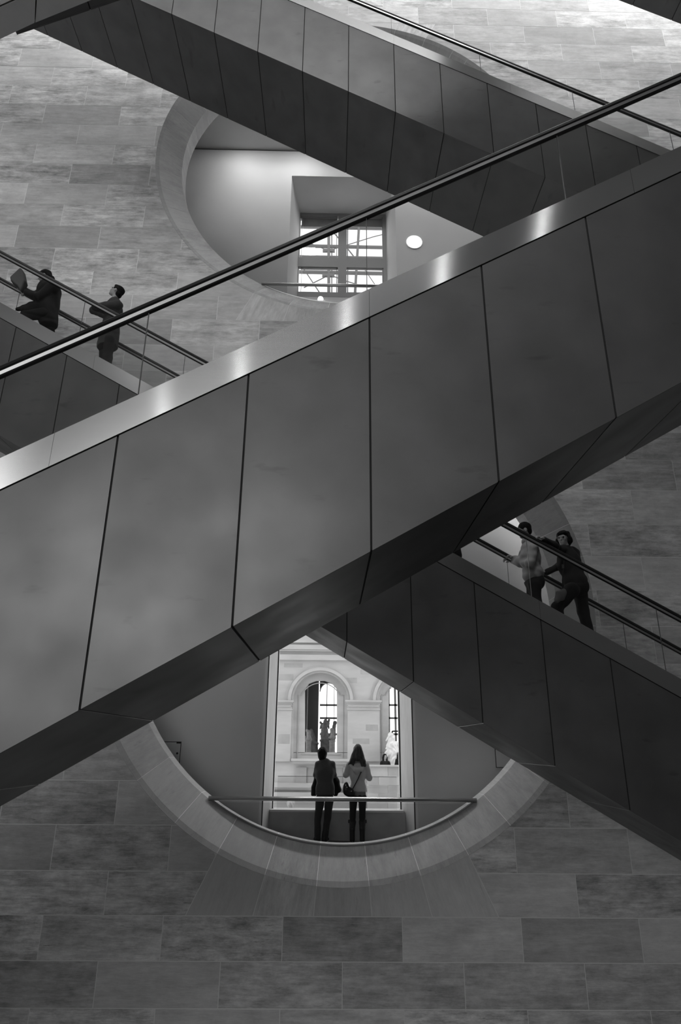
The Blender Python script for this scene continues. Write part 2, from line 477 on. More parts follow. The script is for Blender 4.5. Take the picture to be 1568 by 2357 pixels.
# ================================================================== GALLERIES behind the openings
def gallery(zf, zceil, holes, y0, y1, name, label):
    """back wall of a gallery with one rectangular hole (x0,x1,z0,z1)"""
    hx0, hx1, hz0, hz1 = holes
    w = MB()
    w.box(-14, hx0, y0, y1, zf, zceil); w.box(hx1, 14, y0, y1, zf, zceil)
    w.box(hx0, hx1, y0, y1, hz1, zceil)
    if hz0 > zf: w.box(hx0, hx1, y0, y1, zf, hz0)
    return tag(w.build(name, PAINT), label, 'wall', kind='structure')
# ---- lower gallery
lx0, lx1 = at(603, 1850, YW)[0], at(956, 1850, YW)[0]
bx0, bx1 = at(625, 1864, YP)[0], at(926, 1866, YP)[0]
LZ1 = 7.2
zc_lo = ZFLOOR + 9.6
wl = gallery(ZFLOOR, zc_lo, (lx0, lx1, ZFLOOR, LZ1), YW, YW + .12, 'wall_gallery_lower', 'smooth painted gallery wall behind the lower round opening')
struct('floor_gallery_lower', 'dark walkway floor behind the lower round opening', -14, 14, D2, 14.6, ZFLOOR - .3, ZFLOOR, material=FLOORM)
struct('ceiling_gallery_lower', 'white ceiling above the lower walkway', -14, 14, D2, 14.6, zc_lo, zc_lo + .3, material=PAINT)
# splayed jambs of the tall opening
for s, xa, xb, nm in ((-1, lx0, bx0, 'left'), (1, lx1, bx1, 'right')):
    j = MB().add([(xa, YW - .005, ZFLOOR), (xb, YP + .35, ZFLOOR), (xb + s * .5, YP + .35, ZFLOOR), (xa + s * .02, YW + .12, ZFLOOR),
                  (xa, YW - .005, LZ1), (xb, YP + .35, LZ1), (xb + s * .5, YP + .35, LZ1), (xa + s * .02, YW + .12, LZ1)],
                 BOXF if s < 0 else [tuple(reversed(q)) for q in BOXF])
    t_ = tag(j.build('trim_%d' % (1 if s < 0 else 2), JAMB), 'pale splayed jamb on the %s of the tall gallery window' % nm, 'trim', kind='structure')
    e1 = MB().box(*(sorted((xa - s * 0.0, xa + s * .045))), YW - .02, YW, ZFLOOR, LZ1); e1.build('edge_strip', TRIMWHITE, t_)
    e2 = MB().box(*(sorted((xa - s * .02, xa - s * .004))), YW - .004, YW + .03, ZFLOOR, LZ1); e2.build('shadow_line', LINE, t_)
    e3 = MB().box(*(sorted((xb - s * .012, xb - s * .0))), YP + .27, YP + .37, at(700, 1864, YP)[2], LZ1); e3.build('edge_strip', TRIMWHITE, t_)
    e4 = MB().box(*(sorted((xb - s * .006, xb + s * .012))), YP + .25, YP + .272, at(700, 1864, YP)[2], LZ1); e4.build('shadow_line', LINE, t_)
zpar = at(780, 1865, YP)[2]
par = tag(rnd_box('trim_3', bx0 - .06, bx1 + .06, YP, YP + .30, ZFLOOR, zpar - .035, PARAPET), 'low grey parapet at the foot of the tall gallery window', 'parapet', kind='structure')
rnd_box('coping', bx0 - .03, bx1 + .03, YP - .01, YP + .42, zpar - .035, zpar, TRIMWHITE, par)
wg = tag(rnd_box('window_1', at(638, 1830, YP + .2)[0], at(914, 1830, YP + .2)[0], YP + .20, YP + .215, zpar, at(780, 1788, YP + .2)[2], GLASS), 'low clear glass guard pane standing on the grey parapet', 'glass pane', kind='structure')
zt = at(780, 1788, YP + .2)[2]
rnd_box('pane_edge', at(638, 1830, YP + .2)[0], at(914, 1830, YP + .2)[0], YP + .20, YP + .216, zt, zt + .008, GLASSEDGE, wg)
# access hatches in the gallery wall
def hatch(px0, py0, px1, py1, name, label, knob):
    a, b2 = at(px0, py1, YW), at(px1, py0, YW)
    x0, x1, z0, z1 = a[0], b2[0], a[2], b2[2]
    e = tag(rnd_box(name, x0 + .012, x1 - .012, YW - .006, YW + .01, z0 + .012, z1 - .012, PAINT), label, 'hatch')
    fr = MB()
    for q in ((x0, x1, z1 - .012, z1), (x0, x1, z0, z0 + .008), (x0, x0 + .012, z0, z1), (x1 - .012, x1, z0, z1)):
        fr.box(q[0], q[1], YW - .004, YW + .004, q[2], q[3])
    fr.build('shadow_gap', LINE, e)
    if knob:
        c = at(408, 1734, YW - .006); MB().tube((c[0], YW - .012, c[2]), (c[0], YW, c[2]), .02, n=12).build('lock', LINE, e)
        MB().box(x1 - .09, x1 - .012, YW - .009, YW, z1 - .035, z1 - .012).build('hinge', LINE, e)
hatch(340, 1707, 418, 1761, 'access_hatch', 'flush access hatch with a small lock in the gallery wall, left', True)
hatch(1142, 1680, 1215, 1767, 'access_hatch', 'flush access hatch with no lock in the gallery wall, right', False)
# ---- upper gallery
zf2 = ZFLOOR + STOREY
zc2 = at(560, 343, YU)[2]
ux0, ux1 = at(667, 520, YU)[0], at(912, 560, YU)[0]
uz1 = at(790, 407, YU)[2]
nz0 = at(760, 684, YN)[2]
sz0 = at(760, 703, YU)[2]
wu = gallery(zf2, zc2 - .05, (ux0, ux1, sz0, uz1), YU, YU + .12, 'wall_gallery_upper', 'white painted gallery wall behind the upper round opening')
rnd_box('shadow_slot', -14, 14, YU + .02, YU + .12, zc2 - .05, zc2, LINE, wu)
struct('floor_gallery_upper', 'floor of the upper gallery', -14, 14, D2, 15.7, zf2 - .3, zf2, material=FLOORM)
struct('ceiling_gallery_upper', 'white ceiling of the upper gallery', -14, 14, D2, 15.7, zc2, zc2 + .3, material=PAINT)
nx0, nx1 = at(689, 560, YN)[0], at(889, 560, YN)[0]
nm = MB()
v = [(ux0 - .06, YU, sz0), (ux1 + .06, YU, sz0), (ux1, YU, uz1), (ux0, YU, uz1), (nx0, YN, nz0), (nx1, YN, nz0), (nx1, YN, uz1 - .02), (nx0, YN, uz1 - .02)]
nm.add(v, [(0, 1, 5, 4), (1, 2, 6, 5), (2, 3, 7, 6), (3, 0, 4, 7)])
tag(nm.build('trim_4', PAINT), 'deep white splayed niche round the upper window', 'window niche', kind='structure')
rnd_box('fascia', -14, 14, D2, D2 + .1, zc2 + .3, 23.9, PAINT, wu)
# outer closure between niche and outside wall, so daylight only comes through the panes
oc = MB()
oc.box(-14, nx0, YN, YN + .3, zf2 - .3, zc2 + .3); oc.box(nx1, 14, YN, YN + .3, zf2 - .3, zc2 + .3)
oc.box(nx0, nx1, YN, YN + .3, uz1 - .02, zc2 + .3); oc.box(nx0, nx1, YN, YN + .3, zf2 - .3, nz0)
tag(oc.build('wall_outer_upper', FACADE2), 'outer masonry round the upper window', 'wall', kind='structure')
oc = MB()
oc.box(-14, bx0 - .45, YP + .36, YP + .6, ZFLOOR - 7, zc_lo + .3); oc.box(bx1 + .45, 14, YP + .36, YP + .6, ZFLOOR - 7, zc_lo + .3)
oc.box(bx0 - .45, bx1 + .45, YP + .36, YP + .6, LZ1, zc_lo + .3); oc.box(bx0 - .45, bx1 + .45, YP + .36, YP + .6, ZFLOOR - 7, ZFLOOR)
tag(oc.build('wall_outer_lower', FACADE2), 'outer masonry round the tall gallery window', 'wall', kind='structure')
tag(MB().box(lx0 - .1, lx1 + .1, YU, YP + .4, LZ1, LZ1 + .15).build('trim_5', PAINT), 'head of the tall gallery window', 'trim', kind='structure')
# upper window
def wpx(px, py, Y=YN): p = at(px, py, Y); return p[0], p[2]
def wbar(m_, x0, y0, x1, y1, ya, yb):
    a = wpx(x0, y1); b2 = wpx(x1, y0); m_.box(a[0], b2[0], ya, yb, a[1], b2[1])
w2 = MB()
wbar(w2, 689, 489, 889, 497, YN - .02, YN + .1); wbar(w2, 684, 676, 892, 684, YN - .02, YN + .1)
for a0, a1 in ((686, 693), (777, 799), (884, 891)): wbar(w2, a0, 488.5, a1, 684.5, YN - .026, YN + .094)
wbar(w2, 686, 597, 891, 614, YN - .02, YN + .1)
w2o = tag(w2.build('window_2', WINFRAME), 'four-light grey framed window in the white niche, upper gallery', 'window', kind='structure')
for (x0, y0, x1, y1) in ((693, 497, 777, 597), (799, 497, 884, 597), (692, 614, 777, 676), (799, 614, 884, 676)):
    sh = MB()
    for q in ((x0, y0, x1, y0 + 3), (x0, y1 - 3, x1, y1), (x0, y0, x0 + 3, y1), (x1 - 3, y0, x1, y1)):
        wbar(sh, *q, YN + .02, YN + .07)
    so = sh.build('sash', WINFRAME, w2o)
    pn = MB(); wbar(pn, x0 + 3, y0 + 3, x1 - 3, y1 - 3, YN + .04, YN + .052); pn.build('pane', GLASS, so)
for x0, x1 in ((694, 776), (800, 883)):
    bl = MB(); wbar(bl, x0, 497, x1, 517, YN + .075, YN + .09); bl.build('roller_blind', PARAPET, w2o)
sl = at(738, 690, YU + .8)
su = empty('sill_glint', 'small round white glowing globe on the sloping sill, standing in for a reflection', 'lamp', tuple(sl))  # glowing globe added in place of a bright reflection
MB().lathe((0, 0, -.04), [(.05, 0), (.075, .03), (.078, .07), (.06, .11), (.02, .125)], 16).build('globe', LAMP, su, smooth=True)
# round lamp in the upper wall
c = at(954, 556, YU - .03)
lampr = (at(971, 556, YU)[0] - at(937, 556, YU)[0]) / 2
wlmp = empty('wall_lamp', 'round white lit lamp flush in the upper gallery wall, right of the window', 'lamp', (c[0], YU, c[2]))
MB().tube((0, -.03, 0), (0, 0, 0), lampr, n=32).build('diffuser', LAMP, wlmp)
rim = MB()
for i in range(32):
    a0, a1 = 2 * math.pi * i / 32, 2 * math.pi * (i + 1) / 32
    q = [(lampr * math.cos(a0), lampr * math.sin(a0)), (lampr * math.cos(a1), lampr * math.sin(a1)), ((lampr + .03) * math.cos(a1), (lampr + .03) * math.sin(a1)), ((lampr + .03) * math.cos(a0), (lampr + .03) * math.sin(a0))]
    rim.prism(q, -.02, 0)
rim.build('rim', TRIMWHITE, wlmp)
# handrails and glass guards across the round openings
def guard(zc, pa, pb, name, label):
    Y = 12.0
    a, b2 = at(*pa, Y), at(*pb, Y)
    z = (a[2] + b2[2]) / 2
    w = math.sqrt(RI * RI - (z - zc) ** 2) - .01
    e = empty(name, label, 'railing', (XC, Y, zc - RI))
    z -= zc - RI
    MB().tube((-w, -.015, z), (w, -.015, z), .036, n=14).build('handrail', STEELTUBE, e, smooth=True)
    t0 = math.asin(w / RI)
    arc = [(RI * math.sin(-t0 + 2 * t0 * i / 40), RI - RI * math.cos(-t0 + 2 * t0 * i / 40)) for i in range(41)]
    gl = MB().prism([(p[0], p[1] + .012) for p in arc[1:-1]], -.006, .006)
    gl.build('glass_pane', GLASS, e)
    ch = MB()
    for p, q in zip(arc[:-1], arc[1:]):
        ch.tube((p[0] * .997, 0, p[1] + .012), (q[0] * .997, 0, q[1] + .012), .016, n=6)
    ch.build('channel', STEELTUBE, e)
guard(ZLO, (483, 1837), (1097, 1842), 'railing', 'tubular steel handrail with glass guard across the lower round opening')
guard(ZUP, (602, 654), (870, 660), 'railing', 'tubular steel handrail with glass guard across the upper round opening')

# ================================================================== ESCALATORS
def escalator(name, label, Y, z0, sg, xr, joint, P, W, Hs, strip, hrail, steps=True, glass=True):
    """Y: near face, z0: lower edge of the side at x = 0, sg: +1 rises to the right, joint: x of one panel joint"""
    k0 = math.ceil((xr[0] - joint) / P); k1 = math.floor((xr[1] - joint) / P)
    xa, xb = joint + k0 * P, joint + k1 * P
    def zl(x): return sg * T30 * x
    ez = min(zl(xa), zl(xb)) + z0
    root = empty(name, label, 'escalator', (0, Y, z0))
    gp = .007
    def slab(x0, x1, y0, y1, h0, h1):
        """sheared box: follows the slope"""
        v = [(x0, y0, zl(x0) + h0), (x1, y0, zl(x1) + h0), (x1, y1, zl(x1) + h0), (x0, y1, zl(x0) + h0),
             (x0, y0, zl(x0) + h1), (x1, y0, zl(x1) + h1), (x1, y1, zl(x1) + h1), (x0, y1, zl(x0) + h1)]
        return v, list(BOXF)
    near = MB().add(*slab(gp, P - gp, 0, .02, 0, Hs)).mesh('side_panel', PANEL)
    far = MB().add(*slab(gp, P - gp, W - .02, W, 0, Hs)).mesh('side_panel', PANEL)
    sof = MB().add(*slab(gp, P - gp, .021, W - .021, 0, .02)).mesh('soffit_panel', PANEL)
    for k in range(k0, k1):
        x = joint + k * P; lc = (x, 0, zl(x))
        link('side_panel', near, root, lc); link('side_panel', far, root, lc); link('soffit_panel', sof, root, lc)
    MB().add(*slab(xa + .02, xb - .02, .007, W - .007, .007, Hs - .006)).add(*slab(xa + .02, xb - .02, .03, .40, Hs - .26, Hs + .05)).add(*slab(xa + .02, xb - .02, W - .4, W - .03, Hs - .26, Hs + .05)).build('truss', DARK, root)
    d0, d1 = Hs + .012, Hs + .012 + strip
    S = P * 2.5
    n = int((xb - xa) / S) + 1
    for y0, y1, y2, y3 in ((-.004, .02, .02, .42), (W - .02, W + .004, W - .42, W - .02)):
        me = MB().add(*slab(.001, S - .001, y0, y1, d0, d1)).add(*slab(.001, S - .001, y2, y3, d1 - .02, d1)).mesh('deck_strip', STEEL)
        uv = me.uv_layers.new(name='brush')
        for lp_ in me.loops:
            co = me.vertices[lp_.vertex_index].co
            uv.data[lp_.index].uv = (co.z - sg * T30 * co.x + co.y, co.x)   # u runs across the brushing
        for i in range(n):
            x = joint + i * S - math.floor((joint - xa) / S) * S
            if x + S > xb + .01: continue
            link('deck_strip', me, root, (x, 0, zl(x)))
    hy = .245; ht = Hs + hrail
    for yh in (hy, W - hy - .08):
        prof = [(0, -.05), (.006, -.02), (.022, 0), (.058, 0), (.074, -.02), (.08, -.05), (.07, -.06), (.01, -.06)]
        def sweep(pr, nm, mt, par, sm=False):
            v = []; f = []; k = len(pr)
            for x in (xa, xb):
                for (py, pz) in pr: v.append((x, yh + py, zl(x) + ht + pz))
            f = [(i, (i + 1) % k, (i + 1) % k + k, i + k) for i in range(k)] + [tuple(range(k - 1, -1, -1)), tuple(range(k, 2 * k))]
            return mesh_obj(nm, v, f, mt, par, smooth=sm)
        hr = sweep(prof, 'handrail', RUBBER, root)
        sweep([(.012, -.06), (.068, -.06), (.064, -.09), (.016, -.09)], 'rail_profile', RAILBASE, hr)
        sweep([(.018, -.09), (.062, -.09), (.055, -.10), (.025, -.10)], 'rail_gasket', RUBBER, hr)
    if glass:
        GW = 2 * P
        me = MB().add(*slab(.003, GW - .003, 0, .012, d1 - .01, ht - .095)).mesh('glass_pane', GLASS)
        ed = MB().add(*slab(-.003, .003, 0, .012, d1, ht - .095)).mesh('pane_joint', GLASSEDGE)
        for yg in (hy + .034, W - hy - .046):
            k = k0 if (k0 % 2 == 0) else k0 + 1
            while k + 2 <= k1:
                x = joint + k * P
                link('glass_pane', me, root, (x, yg, zl(x))); link('pane_joint', ed, root, (x, yg, zl(x)))
                k += 2
    if steps:
        sd = .40
        me = MB().box(0, sd, .46, W - .46, -.03, 0).box(0 if sg > 0 else sd - .02, .02 if sg > 0 else sd, .46, W - .46, -sd * T30, -.03).mesh('step', STEP)
        x = xa + .5
        while x + sd < xb - .4:
            zz = zl(x + sd) if sg < 0 else zl(x)
            link('step', me, root, (x, 0, zz + Hs + .10 + (sd * T30 if sg > 0 else sd * T30)))
            x += sd
        sk = MB().add(*slab(xa + .1, xb - .1, .43, .455, Hs - .2, Hs + strip + .02)).add(*slab(xa + .1, xb - .1, W - .455, W - .43, Hs - .2, Hs + strip + .02))
        sk.build('skirt', STEEL, root)
    return root
P_ = .844
escalator('escalator', 'nearest large escalator rising to the right across the middle, with scuffed grey side panels', 3.9, .2607 * 3.9, 1, (-9.2, 12.4), .0643 * 3.9 - .0, P_, 1.66, (.7128 - .2607) * 3.9 - .012, .244, 1.297)
escalator('escalator', 'dark escalator with four riders descending from upper left to lower right, behind the nearest one', 8.35, .166 * 8.35, -1, (-11.8, 9.9), .3287 * 8.35, P_, 1.62, (.3798 - .166) * 8.35 - .012, .25, 1.297)
escalator('escalator', 'empty upper escalator falling to the right with a wide dark underside', 8.35, 1.3462 * 8.35, -1, (-13.7, 8.5), .1238 * 8.35, P_, 1.77, (1.5556 - 1.3462) * 8.35 - .012, .245, 1.297)
escalator('escalator', 'dark escalator underside cut off in the top right corner', 8.35, 20.54, -1, (-13.8, 12.5), .1238 * 8.35, P_, 1.77, 1.75, .245, 1.297, steps=False, glass=False)
escalator('escalator', 'dark escalator underside seen at the top left edge, above the nearest escalator', 3.9, 10.545, 1, (-4.3, 12.4), -.59 * 3.9, P_, 1.65, 1.75, .245, 1.297, steps=False, glass=False)
# landing soffit in the top left corner
ZL = 8.1
lp = [atz(*p, ZL) for p in ((-160, 166), (0, 90), (80, 52), (210, 0), (420, -90), (420, -420), (-160, -420))]
land = empty('landing', 'grey panelled underside of a landing in the top left corner', 'landing', (lp[1][0], lp[1][1], ZL))
j0, j1 = atz(81, 52, ZL), atz(88, -100, ZL)
s0, s1 = atz(-160, 90, ZL), atz(60, -10, ZL)
def slabpoly(pts, z0, z1, nm, mt):
    o = lp[1]; n = len(pts)
    v = [(p[0] - o[0], p[1] - o[1], 0) for p in pts] + [(p[0] - o[0], p[1] - o[1], z1 - z0) for p in pts]
    f = [tuple(range(n)), tuple(range(2 * n - 1, n - 1, -1))] + [(i, i + n, (i + 1) % n + n, (i + 1) % n) for i in range(n)]
    me = mesh_obj(nm, v, f, mt, land)
def zpx(*p): return atz(*p, ZL)
def ext(p, q, x):
    """point of the line p-q at world x"""
    t = (x - p[0]) / (q[0] - p[0]); return p + t * (q - p)
XL = -8.6
e0, e1 = zpx(0, 90), zpx(79, 53); s0, s1 = zpx(0, 17), zpx(38, 0)
j0, j1 = zpx(79.5, 52.5), zpx(84, -20); js = ext(s0, s1, zpx(83, -18)[0])
r0, r1 = zpx(81.5, 52), zpx(86, -20); rE = zpx(330, -50)
slabpoly([ext(e0, e1, XL), e0, j0, js, s1, s0, ext(s0, s1, XL)], ZL, ZL + .05, 'soffit_panel', GREYPAINT)
slabpoly([r0, zpx(210, 0), rE, np.array((rE[0], .2, ZL)), np.array((r1[0], .2, ZL)), r1], ZL, ZL + .05, 'soffit_panel', GREYPAINT)
off_ = np.array((0, -.02, 0))
slabpoly([ext(s0, s1, XL) + off_, s0 + off_, s1 + off_, js + off_, np.array((js[0], .2, ZL)), np.array((XL, .2, ZL))], ZL, ZL + .05, 'edge_strip', TRIMWHITE)
slabpoly([ext(e0, e1, XL), e0, r0, rE, np.array((rE[0], .2, ZL)), np.array((XL, .2, ZL))], ZL, ZL + .05, 'slab', DARK)
for o in land.children:
    if o.name.startswith('slab'): o.location.z = .06
# ================================================================== COURTYARD seen through the tall gallery window
YF = 33.0
def fx(px, py, Y=YF): p = at(px, py, Y); return (p[0], p[2])
def fpoly(m_, pts, ya, yb, Y=YF): return m_.prism([fx(a, b2, Y) for a, b2 in pts], ya, yb)
def frect(m_, x0, y0, x1, y1, ya, yb, Y=YF):
    a, b2 = fx(x0, y1, Y), fx(x1, y0, Y); return m_.box(a[0], b2[0], ya, yb, a[1], b2[1])
zg = -9.0
tag(rnd_box('floor_courtyard', -16, 20, 14.4, 45, zg - .3, zg, FACADE2), 'pale stone floor of the courtyard outside', 'floor', kind='structure')
fac = empty('courtyard_facade', 'sunlit stone courtyard facade with arched openings beyond the tall window', 'building', (at(780, 1700, YF)[0], YF, zg))
fo = Vector(fac.location)
def fbuild(m_, name, material, parent=None):
    par = parent or fac
    o = m_.build(name, material)
    o.parent = par
    off = fo if par is fac else fo
    o.location = -fo if par is fac else (0, 0, 0)
    return o
R1, R2, R3 = 78.0, 63.0, 52.0          # archivolt outside, inside, inner frame (pixels of the photograph, at YF)
YS = 1612.0                            # springing line
CXS = (738.0, 933.0)
def arcpx(cx, cy, r, a0, a1, n=24): return [(cx + r * math.cos(math.radians(a0 + (a1 - a0) * i / n)), cy - r * math.sin(math.radians(a0 + (a1 - a0) * i / n))) for i in range(n + 1)]
# spandrel wall round the arches, built bay by bay
xl, xr_, yt, yb_ = 430.0, 1100.0, 1290.0, 2250.0
for i, cx in enumerate(CXS):
    a = xl if i == 0 else (CXS[0] + CXS[1]) / 2; b2 = xr_ if i == len(CXS) - 1 else (CXS[0] + CXS[1]) / 2
    arc = arcpx(cx, YS, R2, 180, 0, 32)
    for q0, q1 in zip(arc[:-1], arc[1:]):
        pass
    m_ = MB()
    fpoly(m_, [(a, yt), (b2, yt), (b2, YS)] + arc[::-1] + [(a, YS)], YF, YF + .35)
    fpoly(m_, [(a, YS), (cx - R2, YS), (cx - R2, 1752), (a, 1752)], YF, YF + .35)
    fpoly(m_, [(cx + R2, YS), (b2, YS), (b2, 1752), (cx + R2, 1752)], YF, YF + .35)
    fpoly(m_, [(a, 1752), (b2, 1752), (b2, yb_), (a, yb_)], YF, YF + .35)
    fbuild(m_, 'wall_bay', FACADE)
    # archivolt in three fillets
    for ra, rb, yy in ((R1, R1 - 3, .10), (R1 - 3, R2 + 5, .14), (R2 + 5, R2, .08)):
        o_ = arcpx(cx, YS, ra, 180, 0, 36); i_ = arcpx(cx, YS, rb, 180, 0, 36)
        m_ = MB()
        for k in range(36): fpoly(m_, [o_[k], o_[k + 1], i_[k + 1], i_[k]], YF - yy, YF + .02)
        fbuild(m_, 'archivolt', FACADE if yy == .14 else FACADE2)
    # inner frame standing back in the recess
    m_ = MB()
    seg = [(cx - 38, 1590), (cx - 34, 1575), (cx - 20, 1567), (cx, 1564), (cx + 20, 1567), (cx + 34, 1575), (cx + 38, 1590)]
    outer = arcpx(cx, YS, R2 + 2, 180, 0, 24)
    inner = [(cx - 36.5, YS)] + [(cx - 36.5, 1585)] + [(cx - 27, 1572), (cx - 10, 1565.5), (cx + 10, 1565.5), (cx + 27, 1572)] + [(cx + 38, 1585), (cx + 38, YS)]
    fpoly(m_, outer + inner[::-1], YF + .30, YF + .55)
    fpoly(m_, [(cx - R2 - 2, YS), (cx - 36.5, YS), (cx - 36.5, 1733), (cx - R2 - 2, 1733)], YF + .30, YF + .55)
    fpoly(m_, [(cx + 38, YS), (cx + R2 + 2, YS), (cx + R2 + 2, 1733), (cx + 38, 1733)], YF + .30, YF + .55)
    fpoly(m_, [(cx - R2 - 2, 1732), (cx + R2 + 2, 1732), (cx + R2 + 2, 1756), (cx - R2 - 2, 1756)], YF + .30, YF + .55)
    fr = fbuild(m_, 'window_surround', FACADE)
    m_ = MB()
    for (x0, y0, x1, y1) in ((cx - 53, 1600, cx - 51.5, 1745), (cx + 52, 1600, cx + 53.5, 1745), (cx - 53, 1598, cx - 48, 1600), (cx + 48, 1598, cx + 53.5, 1600), (cx - 46, 1735, cx + 47, 1737)):
        frect(m_, x0, y0, x1, y1, YF + .27, YF + .31)
    o_ = arcpx(cx, YS + 8, 50, 155, 25, 20); i_ = arcpx(cx, YS + 8, 48, 155, 25, 20)
    for k in range(20): fpoly(m_, [o_[k], o_[k + 1], i_[k + 1], i_[k]], YF + .26, YF + .31)
    fbuild(m_, 'surround_moulding', FACADE2)
# entablature mouldings
for y0, y1, d in ((1474, 1478, .30), (1478, 1490, .12), (1490, 1493, .25), (1493, 1497, .18), (1512, 1517, .15)):
    m_ = MB(); frect(m_, xl, y0, xr_, y1, YF - d, YF + .02); fbuild(m_, 'string_moulding', FACADE)
# pilasters with capitals
for x0, x1 in ((600, 672), (800, 873), (995, 1068)):
    m_ = MB(); frect(m_, x0, 1632, x1, 1752, YF - .12, YF + .02); fbuild(m_, 'pilaster', FACADE)
    c0 = MB()
    for e, y0, y1, d in ((5, 1613, 1616, .34), (3.5, 1616, 1619, .28), (1, 1619, 1624, .20), (-1, 1624, 1627, .22), (0, 1627, 1632, .16), (1.5, 1632, 1634, .17)):
        frect(c0, x0 - e, y0, x1 + e, y1, YF - d, YF + .02)
    fbuild(c0, 'capital', FACADE)
# sill shelf below the window and the base storey
m_ = MB()
for e, y0, y1, d in ((0, 1747, 1751, .45), (-3, 1751, 1757, .35), (-8, 1757, 1760, .22)): frect(m_, 671 - e, y0, 806 + e, y1, YF - d, YF + .02)
fbuild(m_, 'sill_shelf', FACADE)
for (x0, y0, x1, y1) in ((681, 1766, 706, 1806), (790, 1766, 812, 1806)):
    m_ = MB(); frect(m_, x0, y0, x1, y1, YF - .10, YF + .02); fbuild(m_, 'base_panel', FACADE2)
m_ = MB(); frect(m_, 707, 1768, 789, 1804, YF - .02, YF + .02); fbuild(m_, 'base_panel', FACADE2)
for y0, y1, d in ((1803, 1810, .3), (1812, 1815, .2), (1824, 1830, .35), (1833, 1836, .2)):
    m_ = MB(); frect(m_, xl, y0, 845, y1, YF - d, YF + .02); fbuild(m_, 'base_moulding', FACADE)
for (x0, y0, x1, y1) in ((654, 1545 - 18, 697, 1536), (640, 1552, 676, 1566), (820, 1625, 850, 1640), (640, 1690, 668, 1712), (812, 1700, 850, 1712), (830, 1540, 868, 1552), (790, 1560, 822, 1572), (842, 1668, 870, 1682)):
    m_ = MB(); frect(m_, x0, y0, x1, y1, YF - .004 - (.12 if 1640 < y0 < 1752 and (x0 < 672 or 800 <= x0) else 0), YF + .01); fbuild(m_, 'facing_stone', FACADE2)
# terrace wall of coursed blocks on the right
ter = empty('terrace_wall', 'coursed stone terrace wall in the courtyard, right of the hooded woman', 'wall', (at(890, 1800, 31.2)[0], 31.2, zg))
to = Vector(ter.location)
rows = [(1764, 1786), (1787, 1807), (1808, 1826), (1827, 1842), (1843, 1866), (1867, 1888)]
for r, (y0, y1) in enumerate(rows):
    xs_ = [846, 893, 940, 990] if r % 2 == 0 else [846, 872, 919, 966, 1000]
    for x0, x1 in zip(xs_[:-1], xs_[1:]):
        m_ = MB(); a, b2 = fx(x0 + .4, y1 - .4, 31.2), fx(x1 - .4, y0 + .4, 31.2)
        m_.box(a[0], b2[0], 31.2, 31.5, a[1], b2[1])
        o = m_.build('stone_block', FACADE2 if (r * 7 + int(x0)) % 3 else PALESTONE, ter); o.location = -to
m_ = MB(); a, b2 = fx(845, 1764, 31.2), fx(1000, 1762, 31.2); m_.box(a[0], b2[0], 31.1, 31.6, a[1], b2[1]); m_.build('coping', FACADE, ter).location = -to
a, b2 = fx(846, 1888, 31.2), fx(1000, 1764.5, 31.2)
m_ = MB(); m_.box(a[0] + .02, b2[0], 31.23, 31.5, zg, b2[1]); m_.build('core', MORTAR, ter).location = -to
# room behind the arches: back wall with tall arched windows
YB = 37.5
bk = empty('courtyard_room', 'dim sculpture room behind the courtyard arches', 'room', (at(780, 1700, YB)[0], YB, zg)); bk['kind'] = 'structure'
bo = Vector(bk.location)
def bb(m_, n_, mt): o = m_.build(n_, mt, bk); o.location = -bo; return o
for cx, hw in ((757, 21), (915, 21)):
    pass
m_ = MB()
wins = [(736.5, 777.5), (894, 937)]
edges = [560, 736.5, 777.5, 894, 937, 1030]
for x0, x1 in ((560, 736.5), (777.5, 894), (937, 1030)): frect(m_, x0, 1450, x1, 1760, YB, YB + .3, YB)
for (x0, x1) in wins:
    c = (x0 + x1) / 2; r = (x1 - x0) / 2
    arc = arcpx(c, 1592, r, 180, 0, 20)
    fpoly(m_, [(x0, 1450), (x1, 1450), (x1, 1592)] + arc[::-1] + [(x0, 1592)], YB, YB + .3, YB)
    frect(m_, x0, 1745, x1, 1760, YB, YB + .3, YB)
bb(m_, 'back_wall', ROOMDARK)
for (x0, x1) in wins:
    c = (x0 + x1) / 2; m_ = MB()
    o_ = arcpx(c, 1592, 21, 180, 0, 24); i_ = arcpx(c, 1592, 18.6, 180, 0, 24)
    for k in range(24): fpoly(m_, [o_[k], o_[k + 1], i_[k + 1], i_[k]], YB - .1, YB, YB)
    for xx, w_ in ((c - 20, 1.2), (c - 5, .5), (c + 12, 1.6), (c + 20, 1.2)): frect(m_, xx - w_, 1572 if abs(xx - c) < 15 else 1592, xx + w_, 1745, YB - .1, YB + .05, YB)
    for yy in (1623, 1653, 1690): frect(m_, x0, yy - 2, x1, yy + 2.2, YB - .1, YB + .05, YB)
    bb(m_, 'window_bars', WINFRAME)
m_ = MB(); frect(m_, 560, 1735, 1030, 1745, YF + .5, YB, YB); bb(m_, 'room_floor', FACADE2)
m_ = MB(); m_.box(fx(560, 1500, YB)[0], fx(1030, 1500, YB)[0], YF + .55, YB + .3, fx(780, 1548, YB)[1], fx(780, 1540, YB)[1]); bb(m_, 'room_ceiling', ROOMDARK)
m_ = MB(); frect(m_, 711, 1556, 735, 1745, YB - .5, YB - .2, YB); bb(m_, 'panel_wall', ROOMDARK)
m_ = MB(); frect(m_, 705, 1556, 711, 1745, YB - .7, YB - .2, YB); bb(m_, 'pier', FACADE)

